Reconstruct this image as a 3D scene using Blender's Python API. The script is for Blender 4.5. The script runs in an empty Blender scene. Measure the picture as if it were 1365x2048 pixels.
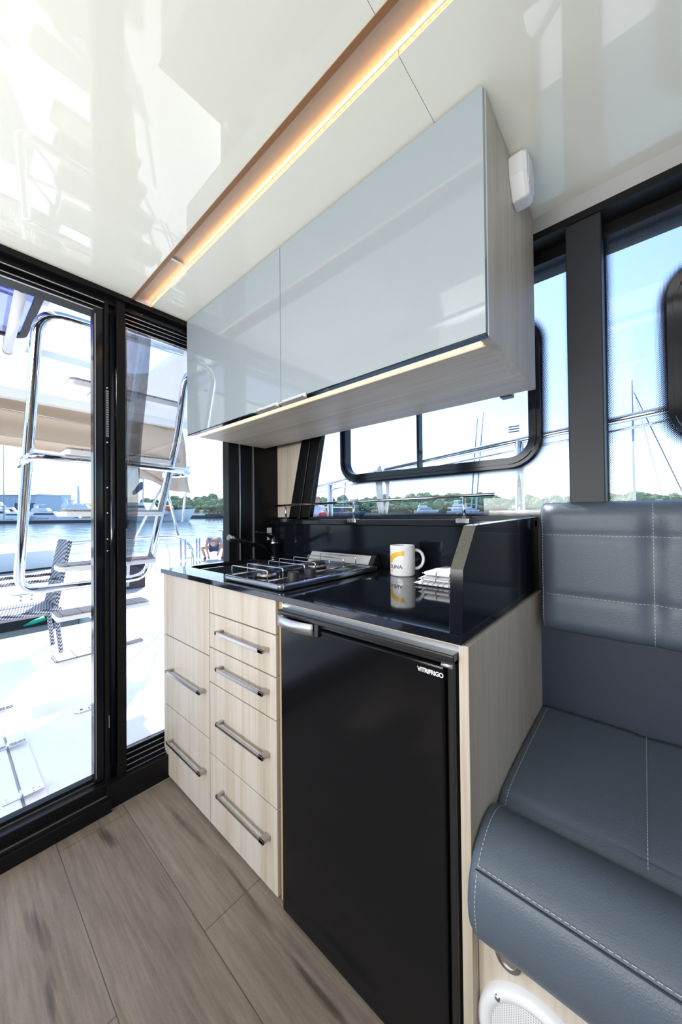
import bpy, bmesh, math, random
from mathutils import Vector, Matrix, noise
random.seed(7)
PI = math.pi
S = bpy.context.scene
COL = S.collection

# ---------------------------------------------------------------- camera
cam_d = bpy.data.cameras.new('camera'); cam = bpy.data.objects.new('camera', cam_d); COL.objects.link(cam)
cam_d.sensor_fit = 'HORIZONTAL'; cam_d.sensor_width = 36.0
cam_d.lens = 695.8586 / 1365 * 36.0
cam_d.clip_start = 0.02; cam_d.clip_end = 3000
_R = Vector((0.75441243, 0.65632428, -0.01001631)); _U = Vector((0.01452312, -0.00143401, 0.99989351)); _F = Vector((-0.65624002, 0.75447755, 0.01061371))
cam.matrix_world = Matrix(((_R.x, _U.x, -_F.x, 0), (_R.y, _U.y, -_F.y, 0), (_R.z, _U.z, -_F.z, 1.15), (0, 0, 0, 1)))
S.camera = cam
S.view_settings.view_transform = 'Standard'; S.view_settings.look = 'None'
S.view_settings.gamma = 1.0; S.view_settings.use_curve_mapping = False
S.view_settings.exposure = 0.0

# ---------------------------------------------------------------- world, sun, fill lamps
SUN_DIR = Vector((-0.80 * math.cos(math.radians(50)), 0.60 * math.cos(math.radians(50)), math.sin(math.radians(50))))  # towards the sun
w = bpy.data.worlds.new('world'); S.world = w; w.use_nodes = True
nt = w.node_tree; nt.nodes.clear()
sky = nt.nodes.new('ShaderNodeTexSky'); sky.sky_type = 'NISHITA'; sky.sun_disc = False
sky.sun_elevation = math.radians(50); sky.sun_rotation = math.radians(-53); sky.air_density = 1.0; sky.dust_density = 0.9; sky.ozone_density = 3.5
bg = nt.nodes.new('ShaderNodeBackground'); bg.inputs['Strength'].default_value = 0.37
wo = nt.nodes.new('ShaderNodeOutputWorld')
nt.links.new(sky.outputs[0], bg.inputs[0]); nt.links.new(bg.outputs[0], wo.inputs[0])
sd = bpy.data.lights.new('sun', 'SUN'); sd.energy = 9.0; sd.angle = math.radians(0.6); sd.color = (1, .96, .9)
sun = bpy.data.objects.new('sun', sd); COL.objects.link(sun); sun.rotation_euler = SUN_DIR.to_track_quat('Z', 'Y').to_euler(); sun.location = (-4, 4, 8)

def area(name, loc, target, sx, sy, power, color=(1, 1, 1)):
    d = bpy.data.lights.new(name, 'AREA'); d.shape = 'RECTANGLE'; d.size = sx; d.size_y = sy; d.energy = power; d.color = color
    o = bpy.data.objects.new(name, d); COL.objects.link(o); o.location = loc
    o.rotation_euler = (Vector(loc) - Vector(target)).to_track_quat('Z', 'Y').to_euler()
    return o
# added fill lamps behind the camera, at the port and windscreen openings
area('port_fill', (-0.75, -1.62, 1.45), (-0.7, 0.6, 1.28), 1.4, 0.75, 24, (1, .98, .95))
area('forward_fill', (2.25, -0.2, 1.45), (0, 0.3, 1.2), 2.0, 0.75, 3, (.97, .99, 1))
# added fill lamp aimed upward to brighten the ceiling
area('ceiling_fill', (-0.15, -1.60, 1.06), (-0.15, 0.30, 2.05), 2.5, 0.30, 45, (1, .985, .93))

# ---------------------------------------------------------------- material helpers
def mat(name, color, rough=.5, metal=0, spec=.5, coat=0, emit=None, estr=0, trans=0, alpha=1):
    m = bpy.data.materials.new(name); m.use_nodes = True
    p = m.node_tree.nodes['Principled BSDF']
    p.inputs['Base Color'].default_value = (*color, 1); p.inputs['Roughness'].default_value = rough
    p.inputs['Metallic'].default_value = metal; p.inputs['Specular IOR Level'].default_value = spec
    p.inputs['Coat Weight'].default_value = coat; p.inputs['Coat Roughness'].default_value = .03
    p.inputs['Transmission Weight'].default_value = trans; p.inputs['Alpha'].default_value = alpha
    if emit: p.inputs['Emission Color'].default_value = (*emit, 1); p.inputs['Emission Strength'].default_value = estr
    return m
class NB:
    """tiny builder for node maths"""
    def __init__(s, m): s.t = m.node_tree; s.p = s.t.nodes.get('Principled BSDF')
    def n(s, kind, **kw):
        x = s.t.nodes.new(kind)
        for k, v in kw.items(): setattr(x, k, v)
        return x
    def l(s, a, b): s.t.links.new(a, b)
    def m(s, op, a, b=0.0, c=0.0):
        x = s.n('ShaderNodeMath', operation=op)
        for i, v in enumerate((a, b, c)):
            if isinstance(v, (int, float)): x.inputs[i].default_value = v
            else: s.l(v, x.inputs[i])
        return x.outputs[0]
    def pos(s, scale=(1, 1, 1), rot=(0, 0, 0), loc=(0, 0, 0)):
        g = s.n('ShaderNodeNewGeometry'); mp = s.n('ShaderNodeMapping'); s.l(g.outputs['Position'], mp.inputs[0])
        mp.inputs['Scale'].default_value = scale; mp.inputs['Rotation'].default_value = rot; mp.inputs['Location'].default_value = loc
        return mp.outputs[0]
    def xyz(s):
        g = s.n('ShaderNodeNewGeometry'); q = s.n('ShaderNodeSeparateXYZ'); s.l(g.outputs['Position'], q.inputs[0]); return q.outputs
    def noise(s, vec, scale, detail=4, rough=.55, dist=0):
        x = s.n('ShaderNodeTexNoise'); s.l(vec, x.inputs['Vector']); x.inputs['Scale'].default_value = scale
        x.inputs['Detail'].default_value = detail; x.inputs['Roughness'].default_value = rough; x.inputs['Distortion'].default_value = dist
        return x.outputs['Fac']
    def ramp(s, fac, stops):
        r = s.n('ShaderNodeValToRGB'); s.l(fac, r.inputs[0]); e = r.color_ramp.elements
        while len(e) < len(stops): e.new(.5)
        for i, (p, c) in enumerate(stops): e[i].position = p; e[i].color = (*c, 1)
        return r.outputs[0]
    def mix(s, fac, a, b, blend='MIX'):
        x = s.n('ShaderNodeMixRGB', blend_type=blend)
        for i, v in enumerate((fac, a, b)):
            if isinstance(v, (int, float)): x.inputs[i].default_value = v
            elif isinstance(v, tuple): x.inputs[i].default_value = (*v, 1)
            else: s.l(v, x.inputs[i])
        return x.outputs[0]
    def bump(s, h, strength=.2, dist=.01):
        b = s.n('ShaderNodeBump'); b.inputs['Strength'].default_value = strength; b.inputs['Distance'].default_value = dist
        s.l(h, b.inputs['Height']); s.l(b.outputs[0], s.p.inputs['Normal'])

def wood(name, grain, stops, rough=.45, fine=60):
    """laminate with straight grain running along axis `grain`"""
    m = mat(name, (.5, .5, .5), rough); b = NB(m)
    sc = [1.0, 1.0, 1.0]; sc['xyz'.index(grain)] = .03
    v = b.pos(tuple(sc))
    f1 = b.noise(v, 14, 5, .6, .3); f2 = b.noise(v, fine * 2, 3, .6)
    c = b.ramp(b.m('ADD', b.m('MULTIPLY', f1, .68), b.m('MULTIPLY', f2, .32)), stops)
    b.l(c, b.p.inputs['Base Color'])
    return m
OAKS = [(.30, (.40, .33, .25)), (.46, (.52, .45, .37)), (.55, (.58, .52, .45)), (.68, (.48, .43, .37))]
M = {}
M['oak_z'] = wood('pale laminate, upright grain', 'z', OAKS)
M['oak_x'] = wood('pale laminate, lengthwise grain', 'x', OAKS)
M['oak_edge'] = wood('laminate edge band', 'z', [(.3, (.42, .29, .16)), (.7, (.52, .39, .24))])
M['ceil_wood'] = wood('ceiling strip veneer', 'x', [(.3, (.66, .52, .39)), (.7, (.80, .67, .53))], .4)
M['ceil_wood_dark'] = wood('ceiling strip bead', 'x', [(.3, (.24, .11, .045)), (.7, (.30, .145, .06))], .4)
M['ceiling'] = mat('glossy cream ceiling panel', (.88, .87, .77), .02, spec=.65)
M['gap'] = mat('shadow gap seal', (.30, .30, .28), .7)
M['black'] = mat('black painted aluminium', (.006, .006, .007), .32, spec=.22)
M['black_gloss'] = mat('black gloss profile', (.006, .007, .012), .10, spec=.4)
M['pillar'] = mat('charcoal painted pillar', (.020, .023, .030), .45, spec=.3)
M['grey_trim'] = mat('grey cove trim', (.42, .42, .42), .3)
M['steel'] = mat('polished stainless steel', (.78, .79, .80), .10, 1)
M['brushed'] = mat('brushed nickel', (.50, .48, .45), .32, 1)
M['chrome'] = mat('chrome', (.85, .86, .88), .05, 1)
M['alu'] = mat('satin aluminium', (.62, .63, .65), .3, .9)
M['bar_silver'] = mat('anodised pale silver', (.66, .65, .62), .35, .25)
M['white'] = mat('white gelcoat', (.90, .90, .90), .22)
M['white_plastic'] = mat('white plastic', (.78, .79, .82), .35)
M['door_glass'] = mat('blue grey lacquered glass', (.315, .36, .395), .045, spec=.6, coat=.2)
M['fridge'] = mat('fridge black panel', (.005, .005, .006), .13, spec=.2)
M['fridge_trim'] = mat('black moulded trim', (.01, .01, .011), .3)
M['led'] = mat('warm white led', (1, .8, .5), .5, emit=(1, .46, .15), estr=12)
M['led_pale'] = mat('pale warm led diffuser', (1, .9, .7), .5, emit=(1, .82, .52), estr=1.0)
M['logo_white'] = mat('white lettering', (.8, .8, .8), .4)
M['mug'] = mat('white glazed ceramic', (.80, .80, .83), .08, spec=.6)
M['yellow'] = mat('yellow print', (.80, .50, .05), .2)
M['navy'] = mat('navy print', (.02, .025, .12), .2)
M['thread'] = mat('pale grey thread', (.52, .55, .58), .8)
M['hob'] = mat('hob enamel steel', (.30, .32, .36), .14, .9)
M['iron'] = mat('black burner cap', (.015, .015, .015), .45)
M['brass'] = mat('burner ring', (.50, .47, .42), .3, 1)
M['rubber'] = mat('black rubber', (.012, .012, .012), .6)
M['beige'] = mat('beige canvas', (.60, .47, .36), .85)
M['rope'] = mat('white rope', (.72, .74, .76), .8)
M['skin'] = mat('skin', (.62, .38, .27), .55)
M['hair'] = mat('dark hair', (.04, .03, .025), .6)
M['grey_hair'] = mat('grey hair', (.22, .21, .22), .6)
M['shirt_white'] = mat('white shirt cloth', (.42, .40, .45), .8)
M['shirt_blue'] = mat('pale blue shirt cloth', (.72, .78, .92), .8)
M['shorts'] = mat('blue shorts cloth', (.05, .08, .17), .8)
M['red'] = mat('red plastic', (.55, .03, .06), .5)
M['orange'] = mat('orange buoy plastic', (.85, .18, .05), .5)
M['green'] = mat('green hose', (.02, .42, .27), .5)
M['bin_blue'] = mat('dark blue plastic', (.05, .10, .16), .5)
M['navycloth'] = mat('navy canvas', (.03, .05, .12), .8)
M['boatblue'] = mat('dark blue hull paint', (.05, .09, .17), .3)
M['hull'] = mat('white hull paint', (.72, .76, .80), .25)
M['darkwin'] = mat('tinted boat window', (.02, .03, .05), .1)
M['concrete'] = mat('concrete', (.34, .36, .34), .9)
M['hangar'] = mat('blue grey cladding', (.42, .50, .62), .6)
M['hangar2'] = mat('pale cladding', (.58, .62, .68), .6)
M['mast'] = mat('mast aluminium', (.36, .41, .50), .4, .4)
M['tintglass'] = mat('smoked skylight', (.35, .37, .50), .05, trans=0, alpha=.55)

m = M['granite'] = mat('black granite', (.01, .012, .02), .06, spec=.6); b = NB(m)
f = b.noise(b.pos(), 900, 2, .5); b.l(b.ramp(f, [(.60, (.006, .007, .011)), (.72, (.05, .053, .065))]), b.p.inputs['Base Color'])
M['granite_side'] = mat('polished black granite upright', (.006, .007, .012), .10, spec=.22)
m = M['granite_edge'] = mat('granite edge with painted reflection', (.09, .09, .075), .3); b = NB(m)  # lighter olive colour stands in for the reflection on the slanted edge
f = b.noise(b.pos(), 500, 3, .6); b.l(b.ramp(f, [(.45, (.07, .07, .06)), (.7, (.16, .16, .13))]), b.p.inputs['Base Color'])

def vinyl(name, c, weave=.25):
    m = mat(name, c, .42, spec=.45); b = NB(m)
    x = b.n('ShaderNodeTexVoronoi'); b.l(b.pos(), x.inputs['Vector']); x.inputs['Scale'].default_value = 420
    b.bump(x.outputs['Distance'], weave, .0015)
    f = b.noise(b.pos(), 5, 3); b.l(b.mix(b.m('MULTIPLY', f, .35), c, tuple(q * 1.25 for q in c)), b.p.inputs['Base Color'])
    return m
M['vinyl'] = vinyl('grey blue upholstery vinyl', (.080, .104, .136))
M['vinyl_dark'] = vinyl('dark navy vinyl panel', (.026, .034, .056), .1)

# floor: wide grey-brown vinyl planks running along x
m = M['floor'] = mat('grey brown wood-look vinyl planks', (.2, .16, .13), .42); b = NB(m)
bt = b.n('ShaderNodeTexBrick'); bt.offset = .5; bt.offset_frequency = 2; bt.squash = 1
b.l(b.pos(loc=(.336, -.481 + .2135 * 4, 0)), bt.inputs['Vector'])
for k, v in (('Scale', 1.0), ('Brick Width', 1.2), ('Row Height', .2135), ('Mortar Size', .0012), ('Mortar Smooth', .2), ('Bias', 0)): bt.inputs[k].default_value = v
bt.inputs['Color1'].default_value = (.25, .25, .25, 1); bt.inputs['Color2'].default_value = (.75, .75, .75, 1); bt.inputs['Mortar'].default_value = (0, 0, 0, 1)
g1 = b.noise(b.pos((.7, 5, 1)), 2.4, 8, .62, .25); g2 = b.noise(b.pos((.8, 14, 1)), 6, 8, .68, .25); g3 = b.noise(b.pos((4, 90, 1)), 26, 4, .7, .1)
tot = b.m('ADD', b.m('MULTIPLY', g1, .34), b.m('ADD', b.m('MULTIPLY', g2, .34), b.m('MULTIPLY', g3, .36)))
tone = b.m('ADD', tot, b.m('MULTIPLY', b.m('SUBTRACT', bt.outputs['Color'], .5), .10))
c = b.ramp(tone, [(.36, (.075, .057, .042)), (.45, (.15, .118, .088)), (.53, (.205, .167, .130)), (.61, (.26, .217, .172)), (.70, (.33, .28, .225))])
X = b.xyz()
def spot(cx, cy, rx, ry, tilt):   # elongated knot
    dx = b.m('SUBTRACT', X[0], cx); dy = b.m('SUBTRACT', X[1], cy)
    u = b.m('ADD', b.m('MULTIPLY', dx, math.cos(tilt) / rx), b.m('MULTIPLY', dy, math.sin(tilt) / rx))
    v = b.m('ADD', b.m('MULTIPLY', dx, -math.sin(tilt) / ry), b.m('MULTIPLY', dy, math.cos(tilt) / ry))
    d = b.m('ADD', b.m('MULTIPLY', u, u), b.m('MULTIPLY', v, v))
    d = b.m('ADD', d, b.m('MULTIPLY', b.m('SUBTRACT', g2, .5), 2.2))
    return b.m('MAXIMUM', b.m('SUBTRACT', 1.0, d), 0.0)
k = spot(-1.475, .394, .075, .018, .12)
for a in ((-1.30, .178, .10, .02, .1), (-1.10, .175, .07, .012, -.1), (-1.32, .600, .16, .012, .05), (-.95, .615, .2, .008, -.04), (-.62, .600, .14, .012, .02)):
    k = b.m('MAXIMUM', k, b.m('MULTIPLY', spot(*a), .75))
k = b.m('MINIMUM', b.m('MULTIPLY', k, .9), .8)
c = b.mix(k, c, (.05, .036, .028))
c = b.mix(bt.outputs['Fac'], c, (.06, .05, .04))
b.l(c, b.p.inputs['Base Color']); b.bump(tot, .12, .002)

def glass_mat(name, tint=(.93, .96, 1.0), frit=None, gloss=1.0):
    m = bpy.data.materials.new(name); m.use_nodes = True; t = m.node_tree; t.nodes.clear()
    b = NB(m); out = b.n('ShaderNodeOutputMaterial'); tr = b.n('ShaderNodeBsdfTransparent'); tr.inputs[0].default_value = (*tint, 1)
    gl = b.n('ShaderNodeBsdfGlossy'); gl.inputs['Roughness'].default_value = .01; fr = b.n('ShaderNodeLayerWeight'); fr.inputs[0].default_value = .5; fres = b.m('ADD', b.m('MULTIPLY', b.m('POWER', fr.outputs['Facing'], 5.0), .96), .04)
    mx = b.n('ShaderNodeMixShader'); b.l(b.m('MULTIPLY', fres, gloss), mx.inputs[0]); b.l(tr.outputs[0], mx.inputs[1]); b.l(gl.outputs[0], mx.inputs[2])
    last = mx.outputs[0]
    if frit:
        xl, slope, xr, zb, zt, rx0, rx1, rz0, rz1, rad = frit
        X = b.xyz(); x, z = X[0], X[2]
        left = b.m('SUBTRACT', x, b.m('ADD', xl, b.m('MULTIPLY', b.m('SUBTRACT', z, zb), slope)))
        d = b.m('MINIMUM', b.m('MINIMUM', left, b.m('SUBTRACT', xr, x)), b.m('MINIMUM', b.m('SUBTRACT', z, zb), b.m('SUBTRACT', zt, z)))
        cx, cz, hx, hz = (rx0 + rx1) / 2, (rz0 + rz1) / 2, (rx1 - rx0) / 2 - rad, (rz1 - rz0) / 2 - rad
        qx = b.m('MAXIMUM', b.m('SUBTRACT', b.m('ABSOLUTE', b.m('SUBTRACT', x, cx)), hx), 0.0)
        qz = b.m('MAXIMUM', b.m('SUBTRACT', b.m('ABSOLUTE', b.m('SUBTRACT', z, cz)), hz), 0.0)
        di = b.m('SUBTRACT', b.m('SQRT', b.m('ADD', b.m('MULTIPLY', qx, qx), b.m('MULTIPLY', qz, qz))), rad)
        d = b.m('MINIMUM', d, b.m('ABSOLUTE', di))
        P = .0052
        u = b.m('SUBTRACT', b.m('FRACT', b.m('DIVIDE', b.m('ADD', x, z), P)), .5); v = b.m('SUBTRACT', b.m('FRACT', b.m('DIVIDE', b.m('ADD', b.m('SUBTRACT', x, z), 20.0), P)), .5)
        rr = b.m('SQRT', b.m('ADD', b.m('MULTIPLY', u, u), b.m('MULTIPLY', v, v)))
        lim = b.m('MULTIPLY', b.m('SUBTRACT', 1.0, b.m('DIVIDE', d, .034)), .54)
        dot = b.m('LESS_THAN', rr, lim)
        df = b.n('ShaderNodeBsdfDiffuse'); df.inputs[0].default_value = (.015, .015, .03, 1)
        m2 = b.n('ShaderNodeMixShader'); b.l(dot, m2.inputs[0]); b.l(last, m2.inputs[1]); b.l(df.outputs[0], m2.inputs[2]); last = m2.outputs[0]
    b.l(last, out.inputs[0])
    return m

# ---------------------------------------------------------------- mesh helpers
def wloc(o):
    v = Vector((0, 0, 0))
    while o is not None: v += o.location; o = o.parent
    return v
def tag(o, label=None, cat=None, group=None, kind=None):
    if label: o['label'] = label
    if cat: o['category'] = cat
    if group: o['group'] = group
    if kind: o['kind'] = kind
    return o
def thing(name, loc, label, cat, group=None):
    o = bpy.data.objects.new(name, None); COL.objects.link(o); o.location = loc; o.empty_display_size = .05
    return tag(o, label, cat, group)
class MB:
    def __init__(s, xf=None): s.v = []; s.f = []; s.mi = []; s.xf = xf; s.cur = 0; s.sm = []
    def add(s, vs, fs, smooth=False):
        o = len(s.v); s.v += [Vector(q) for q in vs]; s.f += [tuple(i + o for i in f) for f in fs]; s.mi += [s.cur] * len(fs); s.sm += [smooth] * len(fs); return s
    def box(s, x0, x1, y0, y1, z0, z1):
        vs = [(x, y, z) for x in (x0, x1) for y in (y0, y1) for z in (z0, z1)]
        return s.add(vs, [(0, 1, 3, 2), (4, 6, 7, 5), (0, 4, 5, 1), (2, 3, 7, 6), (0, 2, 6, 4), (1, 5, 7, 3)])
    def prism(s, pts, axis, a, b_):
        """polygon pts (2-D, in the two other axes in xyz order) swept along axis"""
        n = len(pts)
        def mk(p, t):
            if axis == 'x': return (t, p[0], p[1])
            if axis == 'y': return (p[0], t, p[1])
            return (p[0], p[1], t)
        vs = [mk(p, a) for p in pts] + [mk(p, b_) for p in pts]
        return s.add(vs, [tuple(range(n)), tuple(range(2 * n - 1, n - 1, -1))] + [(i, (i + 1) % n, n + (i + 1) % n, n + i) for i in range(n)])
    def tube(s, pts, r, seg=12, closed=False, radii=None, cap=True):
        P = [Vector(p) for p in pts]; n = len(P); vs = []; fs = []; prev = None
        for i, p in enumerate(P):
            a = P[i - 1] if (i > 0 or closed) else P[i]; c = P[(i + 1) % n] if (i < n - 1 or closed) else P[i]
            t = (c - a).normalized() if (c - a).length > 1e-9 else Vector((0, 0, 1))
            if prev is None:
                up = Vector((0, 0, 1)) if abs(t.z) < .95 else Vector((1, 0, 0)); nrm = t.cross(up).normalized()
            else:
                nrm = prev - t * prev.dot(t); nrm = nrm.normalized() if nrm.length > 1e-6 else t.orthogonal().normalized()
            prev = nrm; bn = t.cross(nrm); rr = radii[i] if radii else r
            vs += [p + (nrm * math.cos(2 * PI * k / seg) + bn * math.sin(2 * PI * k / seg)) * rr for k in range(seg)]
        for i in range(n if closed else n - 1):
            j = (i + 1) % n
            fs += [(i * seg + k, i * seg + (k + 1) % seg, j * seg + (k + 1) % seg, j * seg + k) for k in range(seg)]
        s.add(vs, fs, True)
        if cap and not closed:
            o = len(s.v) - len(vs); s.f += [tuple(o + k for k in reversed(range(seg))), tuple(o + (n - 1) * seg + k for k in range(seg))]; s.mi += [s.cur] * 2; s.sm += [False] * 2
        return s
    def cyl(s, p0, p1, r0, r1=None, seg=24):
        return s.tube([p0, p1], r0, seg, radii=[r0, r0 if r1 is None else r1])
    def lathe(s, prof, c, axis='z', seg=48, smooth=True):
        """prof = [(r, h)...] around axis through c"""
        vs = []; n = len(prof)
        for r, h in prof:
            for k in range(seg):
                a = 2 * PI * k / seg; u, v = r * math.cos(a), r * math.sin(a)
                vs.append({'z': (c[0] + u, c[1] + v, c[2] + h), 'y': (c[0] + u, c[1] + h, c[2] + v), 'x': (c[0] + h, c[1] + u, c[2] + v)}[axis])
        fs = [(i * seg + k, i * seg + (k + 1) % seg, (i + 1) * seg + (k + 1) % seg, (i + 1) * seg + k) for i in range(n - 1) for k in range(seg)]
        return s.add(vs, fs, smooth)
    def grid(s, fn, nu, nv, smooth=True):
        vs = [fn(i / nu, j / nv) for i in range(nu + 1) for j in range(nv + 1)]
        return s.add(vs, [(i * (nv + 1) + j, (i + 1) * (nv + 1) + j, (i + 1) * (nv + 1) + j + 1, i * (nv + 1) + j + 1) for i in range(nu) for j in range(nv)], smooth)
    def ball(s, c, rx, ry=None, rz=None, seg=20, rings=12):
        ry = ry or rx; rz = rz or rx
        return s.grid(lambda u, v: (c[0] + rx * math.sin(PI * v) * math.cos(2 * PI * u), c[1] + ry * math.sin(PI * v) * math.sin(2 * PI * u), c[2] + rz * math.cos(PI * v)), seg, rings)
    def build(s, name, mats, parent=None, bevel=0, seg=2, origin=None, solid=0, sub=0, weld=False, auto=False):
        if s.xf: s.v = [Vector(s.xf(v)) for v in s.v]
        if parent is not None: o = wloc(parent)
        elif origin is not None: o = Vector(origin)
        else:
            lo = Vector([min(v[i] for v in s.v) for i in range(3)]); hi = Vector([max(v[i] for v in s.v) for i in range(3)])
            o = Vector(((lo.x + hi.x) / 2, (lo.y + hi.y) / 2, lo.z))
        me = bpy.data.meshes.new(name); me.from_pydata([v - o for v in s.v], [], s.f); me.update()
        if not isinstance(mats, (list, tuple)): mats = [mats]
        for q in mats: me.materials.append(q)
        for i, p in enumerate(me.polygons): p.material_index = s.mi[i]; p.use_smooth = s.sm[i]
        bm = bmesh.new(); bm.from_mesh(me)
        if weld: bmesh.ops.remove_doubles(bm, verts=bm.verts, dist=1e-5)
        bmesh.ops.recalc_face_normals(bm, faces=bm.faces); bm.to_mesh(me); bm.free()
        ob = bpy.data.objects.new(name, me); COL.objects.link(ob)
        if parent is not None: ob.parent = parent
        else: ob.location = o
        if solid: q = ob.modifiers.new('solidify', 'SOLIDIFY'); q.thickness = solid; q.offset = 0
        if bevel:
            q = ob.modifiers.new('bevel', 'BEVEL'); q.width = bevel; q.segments = seg; q.limit_method = 'ANGLE'; q.angle_limit = math.radians(40); q.harden_normals = False
        if sub: q = ob.modifiers.new('subsurf', 'SUBSURF'); q.levels = sub; q.render_levels = sub
        return ob
def rrect(x0, x1, z0, z1, r, seg=8):
    pts = []
    for cx, cz, a0 in ((x1 - r, z1 - r, 0), (x0 + r, z1 - r, PI / 2), (x0 + r, z0 + r, PI), (x1 - r, z0 + r, 1.5 * PI)):
        pts += [(cx + r * math.cos(a0 + PI / 2 * k / seg), cz + r * math.sin(a0 + PI / 2 * k / seg)) for k in range(seg + 1)]
    return pts
def plate(mb, outer, holes, axis, a, b_):
    """flat plate with holes; 2-D outlines swept from a to b_ along axis"""
    def mk(p, t):
        return {'x': (t, p[0], p[1]), 'y': (p[0], t, p[1]), 'z': (p[0], p[1], t)}[axis]
    bm = bmesh.new()
    for loop in [outer] + holes:
        vs = [bm.verts.new(mk(p, a)) for p in loop]
        for i in range(len(vs)): bm.edges.new((vs[i], vs[(i + 1) % len(vs)]))
    bmesh.ops.triangle_fill(bm, edges=bm.edges[:], use_beauty=True)
    bm.verts.index_update(); V = [v.co.copy() for v in bm.verts]; F = [tuple(v.index for v in f.verts) for f in bm.faces]; bm.free()
    n = len(V); ai = 'xyz'.index(axis); W2 = []
    for v in V: q = v.copy(); q[ai] = b_; W2.append(q)
    fs = F + [tuple(i + n for i in reversed(f)) for f in F]; o = 0
    for loop in [outer] + holes:
        m_ = len(loop); fs += [(o + i, o + (i + 1) % m_, n + o + (i + 1) % m_, n + o + i) for i in range(m_)]; o += m_
    return mb.add(V + W2, fs)
def ring(mb, outer, inner, axis, a, b_):
    def mk(p, t): return {'x': (t, p[0], p[1]), 'y': (p[0], t, p[1]), 'z': (p[0], p[1], t)}[axis]
    n = len(outer); vs = [mk(p, a) for p in outer] + [mk(p, a) for p in inner] + [mk(p, b_) for p in outer] + [mk(p, b_) for p in inner]
    fs = []
    for i in range(n):
        j = (i + 1) % n
        fs += [(i, j, n + j, n + i), (2 * n + j, 2 * n + i, 3 * n + i, 3 * n + j), (i, 2 * n + i, 2 * n + j, j), (n + j, 3 * n + j, 3 * n + i, n + i)]
    return mb.add(vs, fs)
def rounded(pts, r, seg=6, closed=False):
    """polyline with rounded corners"""
    P = [Vector(p) for p in pts]; out = []
    n = len(P)
    for i, p in enumerate(P):
        if not closed and i in (0, n - 1): out.append(p); continue
        a = (P[i - 1] - p); c = (P[(i + 1) % n] - p); ra = min(r, a.length * .49, c.length * .49)
        a = p + a.normalized() * ra; c = p + c.normalized() * ra
        out += [a.lerp(p, t).lerp(p.lerp(c, t), t) for t in [k / seg for k in range(seg + 1)]]
    return out
def text_mesh(txt, size, bold=.0, extrude=.0004, spacing=1.0):
    cu = bpy.data.curves.new('lettering', 'FONT'); cu.body = txt; cu.size = size; cu.offset = bold; cu.extrude = extrude; cu.space_character = spacing
    o = bpy.data.objects.new('tmp', cu); COL.objects.link(o); dg = bpy.context.evaluated_depsgraph_get(); dg.update()
    me = bpy.data.meshes.new_from_object(o.evaluated_get(dg)); bpy.data.objects.remove(o)
    return me
def copy_tree(o, parent=None):
    c = o.copy(); COL.objects.link(c)
    if parent is not None: c.parent = parent
    for ch in list(o.children): copy_tree(ch, c)
    return c

# level world outside: the boat sits slightly bow-up, so sea and shore have a frame of their own
_B = ((9.99832495e-01, 1.05796152e-04, -1.83022223e-02), (0.0, 9.99983293e-01, 5.78041197e-03), (1.83025280e-02, -5.77944372e-03, 9.99815791e-01))
BM = Matrix(_B).transposed()
def W(v):
    return BM @ Vector((v[0], v[1], v[2] - 2.3)) + Vector((0, 0, 1.15))

# ================================================================= BOAT SHELL
FZ, CZ = 0.0, 2.065
mb = MB(); mb.box(-1.60, 2.3, -1.7, 1.35, -.06, 0); tag(mb.build('floor', M['floor']), 'grey brown wood-look plank floor of the cabin', 'floor', kind='structure')
# ceiling: glossy panels with fine joints; recess for the wooden light strip between y=.520 and y=.596
mb = MB()
for (x0, x1, y0, y1) in ((-1.66, -.3575, -1.7, .519), (-.3563, 2.3, -1.7, .519), (-1.66, -.3556, .597, 1.215), (-.3544, 2.3, .597, 1.215)):
    mb.box(x0, x1, y0, y1, CZ, CZ + .012)
mb.cur = 1; mb.box(-1.7, 2.35, -1.75, 1.30, CZ + .05, CZ + .08)
mb.box(-.359, -.353, -1.7, .519, CZ + .012, CZ + .05); mb.box(-.357, -.353, .597, 1.215, CZ + .012, CZ + .05)
tag(mb.build('ceiling', [M['ceiling'], M['gap']]), 'glossy cream ceiling panels of the cabin', 'ceiling', kind='structure')
t = thing('ceiling_light_strip', (-.3, .558, CZ), 'long recessed wooden strip light glowing warm across the cream ceiling', 'ceiling light')
MB().box(-1.605, 2.2, .525, .640, CZ + .022, CZ + .034).build('veneer_panel', M['ceil_wood'], t)
MB().box(-1.605, 2.2, .519, .532, CZ - .002, CZ + .022).build('edge_bead', M['ceil_wood_dark'], t)
MB().box(-1.27, -1.262, .532, .586, CZ + .014, CZ + .022).build('joint_clip', M['alu'], t)
MB().box(-1.615, -1.600, .520, .597, CZ - .002, CZ + .03).build('end_cap', M['white_plastic'], t)
MB().box(-1.605, 2.2, .586, .5885, CZ - .001, CZ + .012).build('cream_lip', M['ceiling'], t)
mb = MB()
for k in range(236): mb.box(-1.596 + .016 * k, -1.5915 + .016 * k, .591, .595, CZ + .012, CZ + .016)
tag(mb.build('led_tape', M['led'], t), kind='stuff')
t = thing('ceiling_light_strip', (.2, -.06, CZ - .01), 'second strip light on the ceiling, seen only as a row of dots mirrored in the doors', 'ceiling light')
MB().box(-1.2, 2.2, -.075, -.045, CZ - .010, CZ - .001).build('profile', M['alu'], t)
mb = MB()
for k in range(210): mb.box(-1.19 + .016 * k, -1.186 + .016 * k, -.044, -.0425, CZ - .008, CZ - .004)
tag(mb.build('led_tape', mat('soft warm led', (1, .8, .5), .5, emit=(1, .6, .3), estr=6), t), kind='stuff')

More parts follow.
